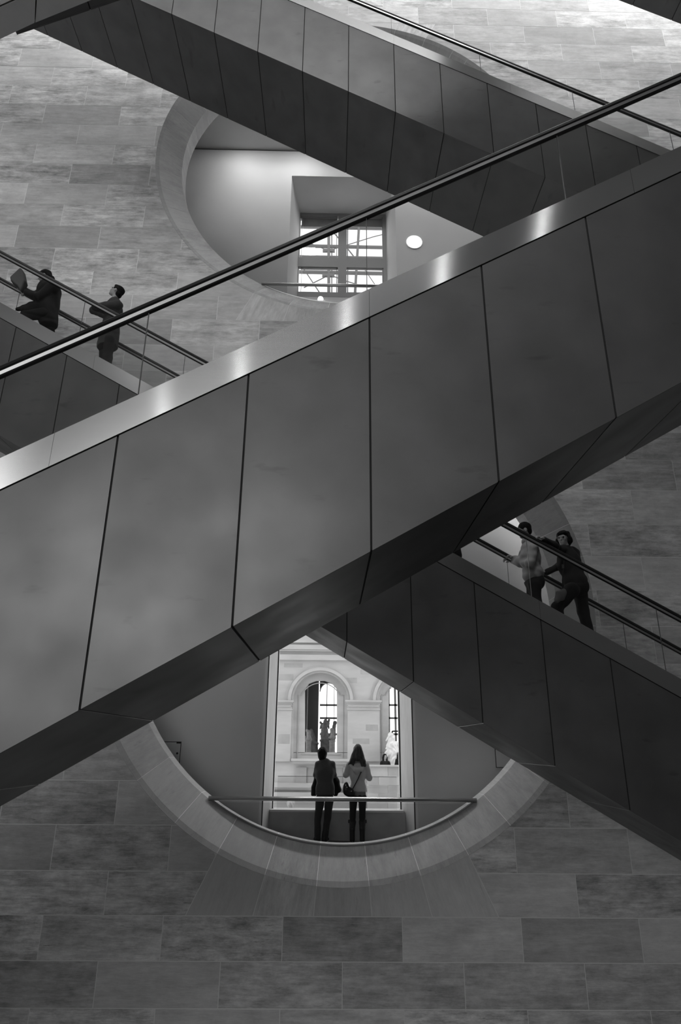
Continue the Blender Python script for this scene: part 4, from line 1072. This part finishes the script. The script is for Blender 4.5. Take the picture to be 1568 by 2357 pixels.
def rider_woman():
    yb = 9.1
    head = J(1297, 1241, yb); neck = J(1306, 1263, yb); ch = J(1310, 1296, yb); pv = J(1326, 1345, yb)
    sh = [J(1288, 1267, yb - .12), J(1317, 1270, yb + .12)]; el = [J(1276, 1256, 8.76), J(1290, 1302, yb + .12)]; wr = [J(1254, 1243, 8.65), J(1259, 1317, yb + .1)]
    # the shoulder nearest the viewer reaches forward to the near handrail
    hp = [J(1316, 1358, yb - .1), J(1334, 1358, yb + .1)]; kn = [J(1283, 1398, yb - .1), J(1343, 1408, yb + .1)]
    an = rider_legs(hp, kn, (.03, .10))
    an[0][2] = tread(an[0][0]) + .09
    b = np.array((an[1][0], yb, tread(an[1][0]))); root = empty('person', 'person in black with curly hair and glasses, hand on the near handrail', 'person', b)
    f = (-.62, -.76, -.06)
    r, f_, u = frame(f)
    torso = [('e', ch, (.15, .13, .22)), ('e', pv + (0, 0, .03), (.165, .15, .16)), ('c', sh[0], sh[1], .06, .06), ('c', neck + (0, 0, -.03), head, .048, .046), ('c', ch, pv, .13, .14)]
    arms = [q for i in (0, 1) for q in limb(sh[i], el[i], wr[i], .048, .04, .028)]
    legs = [q for i in (0, 1) for q in limb(hp[i], kn[i], an[i], .088, .06, .042)]
    hands = hand_prims(wr[0], (-.85, -.1, .42), (.1, .1, -1), .8, 1) + hand_prims(wr[1], (-.9, .1, .2), (0, .3, -1), .4, -1)
    sdf_obj('body', head_prims(head, f) + torso + arms + legs + hands, SKIN, root, b, .008, .02)
    H = [('e', head + .055 * u - .03 * f_, (.10, .10, .085), [r, f_, u]), ('e', head - .02 * u - .06 * f_, (.10, .08, .10), [r, f_, u]), ('e', head - .03 * u + .085 * r - .02 * f_, (.035, .06, .08), [r, f_, u]), ('e', head - .01 * u - .085 * r - .02 * f_, (.035, .06, .07), [r, f_, u]), ('e', head + .075 * u + .055 * f_, (.07, .04, .03), [r, f_, u])]
    sdf_obj('hair', H, HAIRD, root, b, .008, .02, fold=.006, ffreq=75)
    gl = MB()
    for s_ in (-1, 1):
        c = head + .098 * f_ + s_ * .034 * r + .006 * u - b
        ring = [c + .026 * (math.cos(t) * r + .75 * math.sin(t) * u) for t in np.linspace(0, 2 * math.pi, 15)]
        gl.path(ring, .0028, n=5); gl.path([c + s_ * .026 * r, c + s_ * .045 * r - .10 * f_], .0025, n=5)
    gl.path([head + .104 * f_ - .008 * r + .008 * u - b, head + .104 * f_ + .008 * r + .008 * u - b], .0028, n=5); gl.build('glasses', RAILBASE, root)
    for s_ in (-1, 1): sdf_obj('eye', [('e', head + .084 * f_ + s_ * .033 * r + .008 * u, (.012, .008, .007), [r, f_, u])], EYE, root, b, .003, 0)
    sdf_obj('sweater', [('e', ch, (.172, .155, .235)), ('e', pv + (-.01, 0, .06), (.175, .16, .13)), ('c', sh[0], sh[1], .075, .075), ('c', ch + (.02, 0, 0), pv, .15, .155), ('c', sh[1] + (.05, 0, -.02), ch + (.08, 0, -.05), .07, .08), ('c', neck + (0, 0, -.04), neck, .07, .06)] + grow(arms, .018), BLACK2, root, b, .010, .03, fold=.004, ffreq=40, cut=[(pv + (0, 0, -.03), (0, 0, -1))])
    sdf_obj('trousers', [q for i in (0, 1) for q in limb(hp[i], kn[i], an[i] + (0, 0, -.03), .112, .08, .066)] + [('e', pv + (.01, 0, -.03), (.17, .16, .15))], BLACK, root, b, .011, .03, fold=.004, cut=[(pv + (0, 0, .05), (0, 0, 1))])
    shoes(root, b, an, (-1, 0, 0))
    hb = J(1291, 1374, yb - .28)
    bag = empty('handbag', 'small grey bag slung in front of the stepping person in black', 'bag', hb)
    sdf_obj('pouch', [('c', J(1282, 1382, yb - .28), J(1285, 1366, yb - .28), .032, .034), ('c', J(1285, 1366, yb - .28), J(1298, 1359, yb - .27), .034, .03), ('c', J(1282, 1382, yb - .28), J(1294, 1376, yb - .27), .03, .034), ('c', J(1294, 1376, yb - .27), J(1300, 1364, yb - .27), .034, .03), ('c', J(1286, 1374, yb - .28), J(1296, 1366, yb - .27), .036, .036)], BAGG, bag, hb, .008, .025, fold=.003, ffreq=50)
    m_ = MB(); m_.path([J(1296, 1357, yb - .26) - hb, J(1295, 1335, yb - .25) - hb, J(1298, 1300, yb - .2) - hb, J(1302, 1275, yb - .14) - hb], .008, n=6); m_.build('strap', BLACK, bag)
    m_ = MB(); c = J(1296, 1304, yb - .22) - hb; m_.box(c[0] - .015, c[0] + .015, c[1] - .012, c[1] + .012, c[2] - .03, c[2] + .03); m_.build('buckle', COATG, bag)
rider_woman()
def rider_boy():
    yb = 9.2
    head = J(268, 671, yb); neck = J(264, 689, yb); ch = J(263, 716, yb); pv = J(251, 770, yb)
    sh = [J(272, 701, yb - .16), J(260, 700, yb + .16)]; el = [J(222, 707, yb - .2), J(216, 714, yb + .15)]; wr = [J(247, 718, yb - .05), J(243, 728, yb + .10)]
    hp = [J(251, 783, yb - .09), J(243, 783, yb + .09)]; kn = [J(249, 815, yb - .09), J(239, 815, yb + .09)]
    for i in (0, 1): kn[i][2] = (hp[i][2] + tread(kn[i][0])) / 2 + .06
    an = rider_legs(hp, kn, (.04, .0))
    b = np.array((an[0][0], yb, tread(an[0][0]))); root = empty('person', 'young person in a grey coat gazing up, riding with folded arms behind the glass, left', 'person', b)
    f = (-.86, -.10, .42); r, f_, u = frame(f)
    torso = [('e', ch, (.11, .16, .25)), ('e', pv + (0, 0, .06), (.115, .155, .2)), ('c', sh[0] + (0, .03, 0), sh[1] + (0, -.03, 0), .055, .055), ('c', neck, head - .03 * u, .046, .046), ('c', neck, ch, .06, .09), ('c', ch, pv, .1, .11)]
    arms = [q for i in (0, 1) for q in limb(sh[i], el[i], wr[i], .046, .042, .03)]
    legs = [q for i in (0, 1) for q in limb(hp[i], kn[i], an[i], .072, .052, .04)]
    hands = hand_prims(wr[0], (.9, .2, -.1), (0, .9, 0), .4, 1, .9) + hand_prims(wr[1], (.8, -.3, -.2), (0, -.5, 1), .5, 1, .9)
    sdf_obj('body', head_prims(head, f, .95) + torso + arms + legs + hands, SKIN, root, b, .008, .018)
    sdf_obj('hair', [('e', head + .042 * u - .025 * f_, (.084, .10, .085), [r, f_, u]), ('e', head - .03 * u - .065 * f_, (.074, .05, .075), [r, f_, u]), ('e', head + .085 * u + .03 * f_, (.06, .055, .03), [r, f_, u])], HAIRD, root, b, .008, .02, fold=.003, ffreq=70, fdir=(.3, 1, 1), cut=[(head + .045 * f_ - .01 * u, f_ * .75 - u * .66)])
    sdf_obj('eye', [('e', head + .078 * f_ - .035 * r + .012 * u, (.012, .01, .007), [r, f_, u])], EYE, root, b, .003, 0)
    hem = J(250, 800, yb)
    sdf_obj('coat', [('e', ch, (.13, .18, .26)), ('e', pv + (0, 0, .05), (.15, .185, .26)), ('c', ch, pv, .13, .155), ('c', pv, J(247, 798, yb), .16, .165), ('c', sh[0] + (0, .03, 0), sh[1] + (0, -.03, 0), .07, .07), ('c', neck + (0, 0, -.05), neck + (0, 0, -.01), .068, .056)] + grow(arms, .024), COATG, root, b, .010, .03, fold=.005, ffreq=38, cut=[(hem, (.2, 0, -1))])
    sdf_obj('trousers', [q for i in (0, 1) for q in limb(hp[i], kn[i], an[i] + (0, 0, -.02), .09, .072, .062)], BLACK2, root, b, .011, .03, fold=.004)
    shoes(root, b, an, (-1, 0, 0))
rider_boy()
def rider_walker():
    yb = 9.2
    head = J(103, 637, yb); neck = J(112, 652, yb); ch = J(110, 672, yb); pv = J(104, 712, yb)
    sh = [J(122, 657, yb - .18), J(112, 656, yb + .18)]; el = [J(88, 684, yb - .22), J(82, 682, yb + .2)]; wr = [J(62, 674, yb - .12), J(60, 670, yb + .1)]
    hp = [J(100, 722, yb - .1), J(108, 722, yb + .1)]; kn = [J(58, 727, yb - .1), J(114, 752, yb + .1)]
    an = rider_legs(hp, kn, (.02, .14))
    b = np.array((an[1][0], yb, tread(an[1][0]))); root = empty('person', 'person in a long black coat striding up the escalator at the left edge', 'person', b)
    f = (-.9, -.1, -.25); r, f_, u = frame(f)
    torso = [('e', ch, (.13, .17, .2)), ('e', pv + (0, 0, .05), (.13, .16, .17)), ('c', sh[0] + (0, .03, 0), sh[1] + (0, -.03, 0), .06, .06), ('c', neck, head, .05, .05), ('c', ch, pv, .12, .13)]
    arms = [q for i in (0, 1) for q in limb(sh[i], el[i], wr[i], .05, .042, .03)]
    legs = [q for i in (0, 1) for q in limb(hp[i], kn[i], an[i], .08, .058, .042)]
    hands = hand_prims(wr[0], (-.7, .3, .3), (0, .8, -.3), .8, 1) + hand_prims(wr[1], (-.7, -.3, .3), (0, -.8, -.3), .8, -1)
    sdf_obj('body', head_prims(head, f) + torso + arms + legs + hands, SKIN, root, b, .009, .02)
    sdf_obj('hair', [('e', head + .045 * u - .02 * f_, (.09, .108, .09), [r, f_, u]), ('e', head - .03 * u - .065 * f_, (.085, .06, .085), [r, f_, u]), ('e', head - .06 * u - .10 * f_, (.06, .06, .06), [r, f_, u])], HAIRD, root, b, .009, .02, fold=.004, ffreq=60, cut=[(head + .05 * f_, f_ * .8 - u * .6)])
    coat = [('e', ch, (.17, .2, .22)), ('c', sh[0] + (.03, .03, -.02), sh[1] + (.03, -.03, -.02), .085, .085), ('c', ch + (.05, 0, 0), pv + (.03, 0, 0), .17, .19), ('c', pv, J(112, 745, yb), .17, .14), ('c', J(115, 720, yb), J(120, 745, yb), .12, .09), ('c', pv + (-.02, -.05, 0), J(60, 714, yb - .1), .15, .08), ('c', J(70, 706, yb - .1), J(40, 712, yb - .1), .07, .025), ('c', neck + (0, 0, -.05), neck, .08, .065)] + grow(arms, .028)
    sdf_obj('coat', coat, BLACK, root, b, .011, .03, fold=.006, ffreq=32, cut=[(J(120, 749, yb), (.15, 0, -1))])
    sdf_obj('trousers', [q for i in (0, 1) for q in limb(hp[i], kn[i], an[i] + (0, 0, -.02), .10, .08, .07)], BLACK, root, b, .012, .03)
    shoes(root, b, an, (-1, 0, 0))
    pb = J(52, 682, yb - .1)
    m_ = MB(); q = [(35, 656), (59, 634), (64, 640), (69, 664), (60, 688), (52, 676), (37, 664)]
    w = [J(x, y, yb) - pb for x, y in q]; m_.prism([(p[0], p[2]) for p in w], -.12, .04)
    o = m_.build('bundle', BAGG); o.location = pb; tag(o, 'grey folded bundle held up in front of the striding person in the long coat', 'bundle')
    md = o.modifiers.new('bevel', 'BEVEL'); md.width = .03; md.segments = 3
rider_walker()
def hidden_rider():
    yb = 9.25
    head = J(1030, 1120, yb); pv = J(1034, 1235, yb); ch = J(1034, 1180, yb); neck = J(1032, 1146, yb)
    sh = [J(1040, 1160, yb - .17), J(1028, 1160, yb + .17)]; el = [J(1040, 1200, yb - .22), J(1020, 1200, yb + .22)]; wr = [J(1030, 1230, yb - .2), J(1010, 1215, yb + .3)]
    hp = [J(1038, 1245, yb - .1), J(1034, 1245, yb + .1)]; kn = [J(1040, 1290, yb - .1), J(1034, 1290, yb + .1)]
    for i in (0, 1): kn[i][2] = (hp[i][2] + tread(kn[i][0])) / 2 + .05
    an = rider_legs(hp, kn, (.04, .02)); b = np.array((an[0][0], yb, tread(an[0][0])))
    root = empty('person', 'rider in dark clothes almost wholly hidden behind the nearest escalator, only a coat edge showing', 'person', b)
    torso = [('e', ch, (.12, .17, .25)), ('e', pv, (.12, .16, .16)), ('c', sh[0], sh[1], .06, .06), ('c', neck, head, .05, .05), ('c', ch, pv, .12, .13)]
    arms = [q for i in (0, 1) for q in limb(sh[i], el[i], wr[i], .05, .042, .03)]
    legs = [q for i in (0, 1) for q in limb(hp[i], kn[i], an[i], .08, .058, .042)]
    hands = hand_prims(wr[0], (0, .1, -1), (-1, .2, 0), .5) + hand_prims(wr[1], (-.8, .2, -.2), (0, 0, -1), .5)
    sdf_obj('body', head_prims(head, (-1, 0, 0)) + torso + arms + legs + hands, SKIN, root, b, .010, .02)
    sdf_obj('hair', [('e', head + (.02, 0, .04), (.10, .085, .09)), ('e', head + (.06, 0, -.02), (.05, .07, .06))], HAIRD, root, b, .010, .02)
    sdf_obj('coat', grow([q for q in torso if q is not torso[3]], .03) + grow(arms, .022) + [('c', pv, J(1043, 1278, yb), .15, .13)], BLACK, root, b, .012, .03, fold=.005)
    sdf_obj('trousers', [q for i in (0, 1) for q in limb(hp[i], kn[i], an[i] + (0, 0, -.02), .1, .08, .07)], BLACK, root, b, .012, .03)
    shoes(root, b, an, (-1, 0, 0))
hidden_rider()

# ------------------------------------------------------------------ people and sculpture in the courtyard
def far_person(px, pyh, label, hair=True):
    Y = 32.05
    head = J(px, pyh, Y); zb = head[2] - 1.55
    b = np.array((head[0], Y, zb)); root = empty('person', label, 'person', b)
    D_ = lambda x, y, z: head + np.array((x, y, z))
    arms = [q for s_ in (-1, 1) for q in limb(D_(s_ * .17, 0, -.25), D_(s_ * .22, -.02, -.50), D_(s_ * .10, -.2, -.62), .045, .038, .028)]
    body = head_prims(head, (.35, -.9, -.1)) + [('c', D_(0, 0, -.2), head, .05, .05), ('e', D_(0, 0, -.42), (.16, .1, .24)), ('e', D_(0, 0, -.66), (.15, .1, .15))] + arms + [q for s_ in (-1, 1) for q in limb(D_(s_ * .08, 0, -.75), D_(s_ * .08, 0, -1.1), D_(s_ * .08, 0, -1.46), .08, .055, .04)] + [('c', D_(s_ * .08, .02, -1.5), D_(s_ * .08, -.14, -1.52), .035, .03) for s_ in (-1, 1)] + hand_prims(D_(.1, -.2, -.62), (-.9, -.2, 0), (0, 0, -1), .4) + hand_prims(D_(-.1, -.2, -.62), (.9, -.2, 0), (0, 0, -1), .4)
    sdf_obj('body', body, SKIN, root, b, .014, .02)
    sdf_obj('hair', [('e', D_(-.01, .02, .03), (.10, .11, .11)), ('c', D_(-.07, .03, -.03), D_(-.09, .0, -.25), .06, .04), ('c', D_(.07, .04, -.03), D_(.09, .02, -.25), .05, .04)], HAIRD, root, b, .014, .02, cut=[(D_(.02, -.05, 0), (.3, -1, -.2))])
    sdf_obj('suit', [('e', D_(0, 0, -.42), (.185, .125, .25)), ('e', D_(0, 0, -.7), (.18, .13, .2)), ('c', D_(-.13, 0, -.24), D_(.13, 0, -.24), .07, .07)] + grow(arms, .02) + [q for s_ in (-1, 1) for q in limb(D_(s_ * .08, 0, -.75), D_(s_ * .08, 0, -1.1), D_(s_ * .08, 0, -1.5), .1, .08, .07)], BLACK, root, b, .014, .03, cut=[(D_(0, -.11, -.28), (0, -1, .6))])
    return b
fb = far_person(886.5, 1742, 'distant person with long dark hair and a black suit behind the courtyard terrace wall')
far_person(921, 1737, 'distant dark-clad person half hidden by the window jamb, beside the white marble statue')
tb = fx(880, 1764, 31.2)[1]
tag(rnd_box('floor_terrace', fx(845, 1800, 31.5)[0], 9, 31.5, YF + .3, fb[2] - .3, fb[2], FACADE2), 'stone terrace in the courtyard', 'floor', kind='structure')
def statue(name, label, prims, m_, base, ped=None, vox=.022, k=.035, fold=.012):
    root = empty(name, label, 'statue', base)
    sdf_obj('figure', prims, m_, root, base, vox, k, fold=fold, ffreq=26)
    if ped:
        ped_m, shape = ped
        shape.build('pedestal', ped_m, root)
    return root
Yst = 35.2
def S(px, py, dy=0.0): return at(px, py, Yst + dy)
def pedestal(px, ytop, ybot, hw, rnd):
    base = S(px, ybot); z = S(px, ytop)[2] - base[2]; w = abs(S(px + hw, ytop)[0] - S(px, ytop)[0]); m_ = MB()
    if rnd: m_.lathe((0, 0, 0), [(w * 1.1, 0), (w * 1.1, .06), (w, .09), (w, z - .1), (w * 1.12, z - .06), (w * 1.12, z)], 18)
    else:
        m_.box(-w * 1.08, w * 1.08, -w, w, 0, .08); m_.box(-w, w, -w * .9, w * .9, .08, z - .1); m_.box(-w * 1.1, w * 1.1, -w, w, z - .1, z)
    return base, m_
base, m_ = pedestal(710, 1706, 1733, 6, True)
statue('statue', 'pale bust on a round column pedestal, left inside the courtyard arch', [('e', S(711, 1703), (.16, .14, .12)), ('c', S(711, 1702), S(711, 1692), .16, .09), ('e', S(710.5, 1687), (.11, .12, .15)), ('c', S(706, 1704), S(704, 1696), .09, .06), ('e', S(707, 1682), (.07, .08, .09))], STATL, base, (STATL, m_))
base, m_ = pedestal(748, 1702, 1733, 11, False)
_sw = statue('statue', 'grey winged standing figure on a square pedestal in the middle of the courtyard arch', [('c', S(748, 1702), S(747, 1680), .22, .17), ('c', S(747, 1680), S(748, 1668), .18, .14), ('e', S(749, 1660), (.10, .11, .14)), ('c', S(752, 1672), S(758, 1656), .08, .05), ('c', S(744, 1672), S(738, 1662), .08, .06), ('c', S(742, 1668, .2), S(737, 1676, .2), .1, .05), ('c', S(755, 1664, .2), S(757, 1676, .2), .09, .04), ('c', S(751, 1666, -.1), S(741, 1690, -.1), .04, .04), ('c', S(743, 1702), S(741, 1688), .1, .07)], STATG, base, (STATG, m_))
_sw.location.y += .55
base, m_ = pedestal(764.5, 1704, 1733, 6.5, True)
statue('statue', 'pale bust on a fluted column pedestal, right inside the courtyard arch', [('e', S(765, 1698), (.2, .15, .1)), ('c', S(765, 1703), S(765, 1698), .08, .12), ('c', S(765, 1696), S(765, 1688), .12, .08), ('e', S(765, 1684), (.11, .12, .15)), ('e', S(764, 1679), (.10, .11, .08))], STATL, base, (STATL, m_))
b0 = S(722, 1733, .6)
statue('statue', 'dark seated figure group behind the left bust in the courtyard arch', [('c', S(720, 1733, .6), S(720, 1705, .6), .3, .22), ('c', S(720, 1705, .6), S(718, 1690, .6), .2, .12), ('e', S(717, 1684, .6), (.11, .11, .14)), ('c', S(722, 1705, .6), S(729, 1715, .6), .1, .07), ('c', S(716, 1700, .6), S(732, 1712, .4), .06, .05)], STATG, b0)
b0 = S(766, 1715, .9)
statue('statue', 'grey leaning figure behind the right bust in the courtyard arch', [('c', S(762, 1715, .9), S(766, 1690, .9), .2, .16), ('c', S(766, 1690, .9), S(770, 1668, .9), .15, .08), ('e', S(771, 1664, .9), (.1, .1, .12)), ('c', S(758, 1712, .9), S(757, 1690, .9), .08, .05)], STATG, b0)
def W_(px, py, dy=0.0): return at(px, py, 32.4 + dy)
b0 = W_(906, 1768)
statue('statue', 'large white marble figure group on the terrace in front of the second arch', [('c', W_(905, 1768), W_(906, 1740), .42, .34), ('c', W_(906, 1740), W_(903, 1718), .3, .24), ('c', W_(903, 1718), W_(901, 1702), .22, .16), ('e', W_(899, 1694), (.14, .14, .17)), ('c', W_(905, 1710), W_(918, 1716), .14, .1), ('c', W_(897, 1706), W_(892, 1722), .1, .08), ('c', W_(893, 1735), W_(899, 1762), .16, .2), ('c', W_(914, 1735), W_(915, 1765), .18, .2), ('c', W_(894, 1699), W_(890, 1704), .08, .06)], MARBLE, b0, vox=.025, k=.04, fold=.025)
# picture frame-like stand beside it
fb0 = at(910, 1760, 32.92)
pf = MB(); q = lambda px, py: at(px, py, 32.92) - fb0
pf.path([q(903, 1755), q(903, 1683), q(926, 1683), q(926, 1755)], .04, n=6)
o = pf.build('display_frame', BLACK); o.location = fb0; tag(o, 'thin black upright frame behind the white marble statue', 'frame')
# small carved heads just above the parapet, far below
for px, lab in ((669, 'small pale stone bust just above the parapet coping, behind the railing at left'), (823, 'small pale stone bust low behind the legs of the long-haired person')):
    c = at(px, 1852, 29.0); bz = c - np.array((0, 0, .9))
    statue('statue', lab, [('e', c, (.14, .15, .19)), ('c', c - (0, 0, .15), c - (0, 0, .32), .09, .12), ('c', c - (.2, 0, .4), c + (.2, 0, -.4), .13, .13), ('e', c + (0, .03, .1), (.16, .16, .12)), ('c', c - (0, 0, .4), c - (0, 0, .85), .2, .25)], STATL, bz, vox=.025, k=.05, fold=.02)
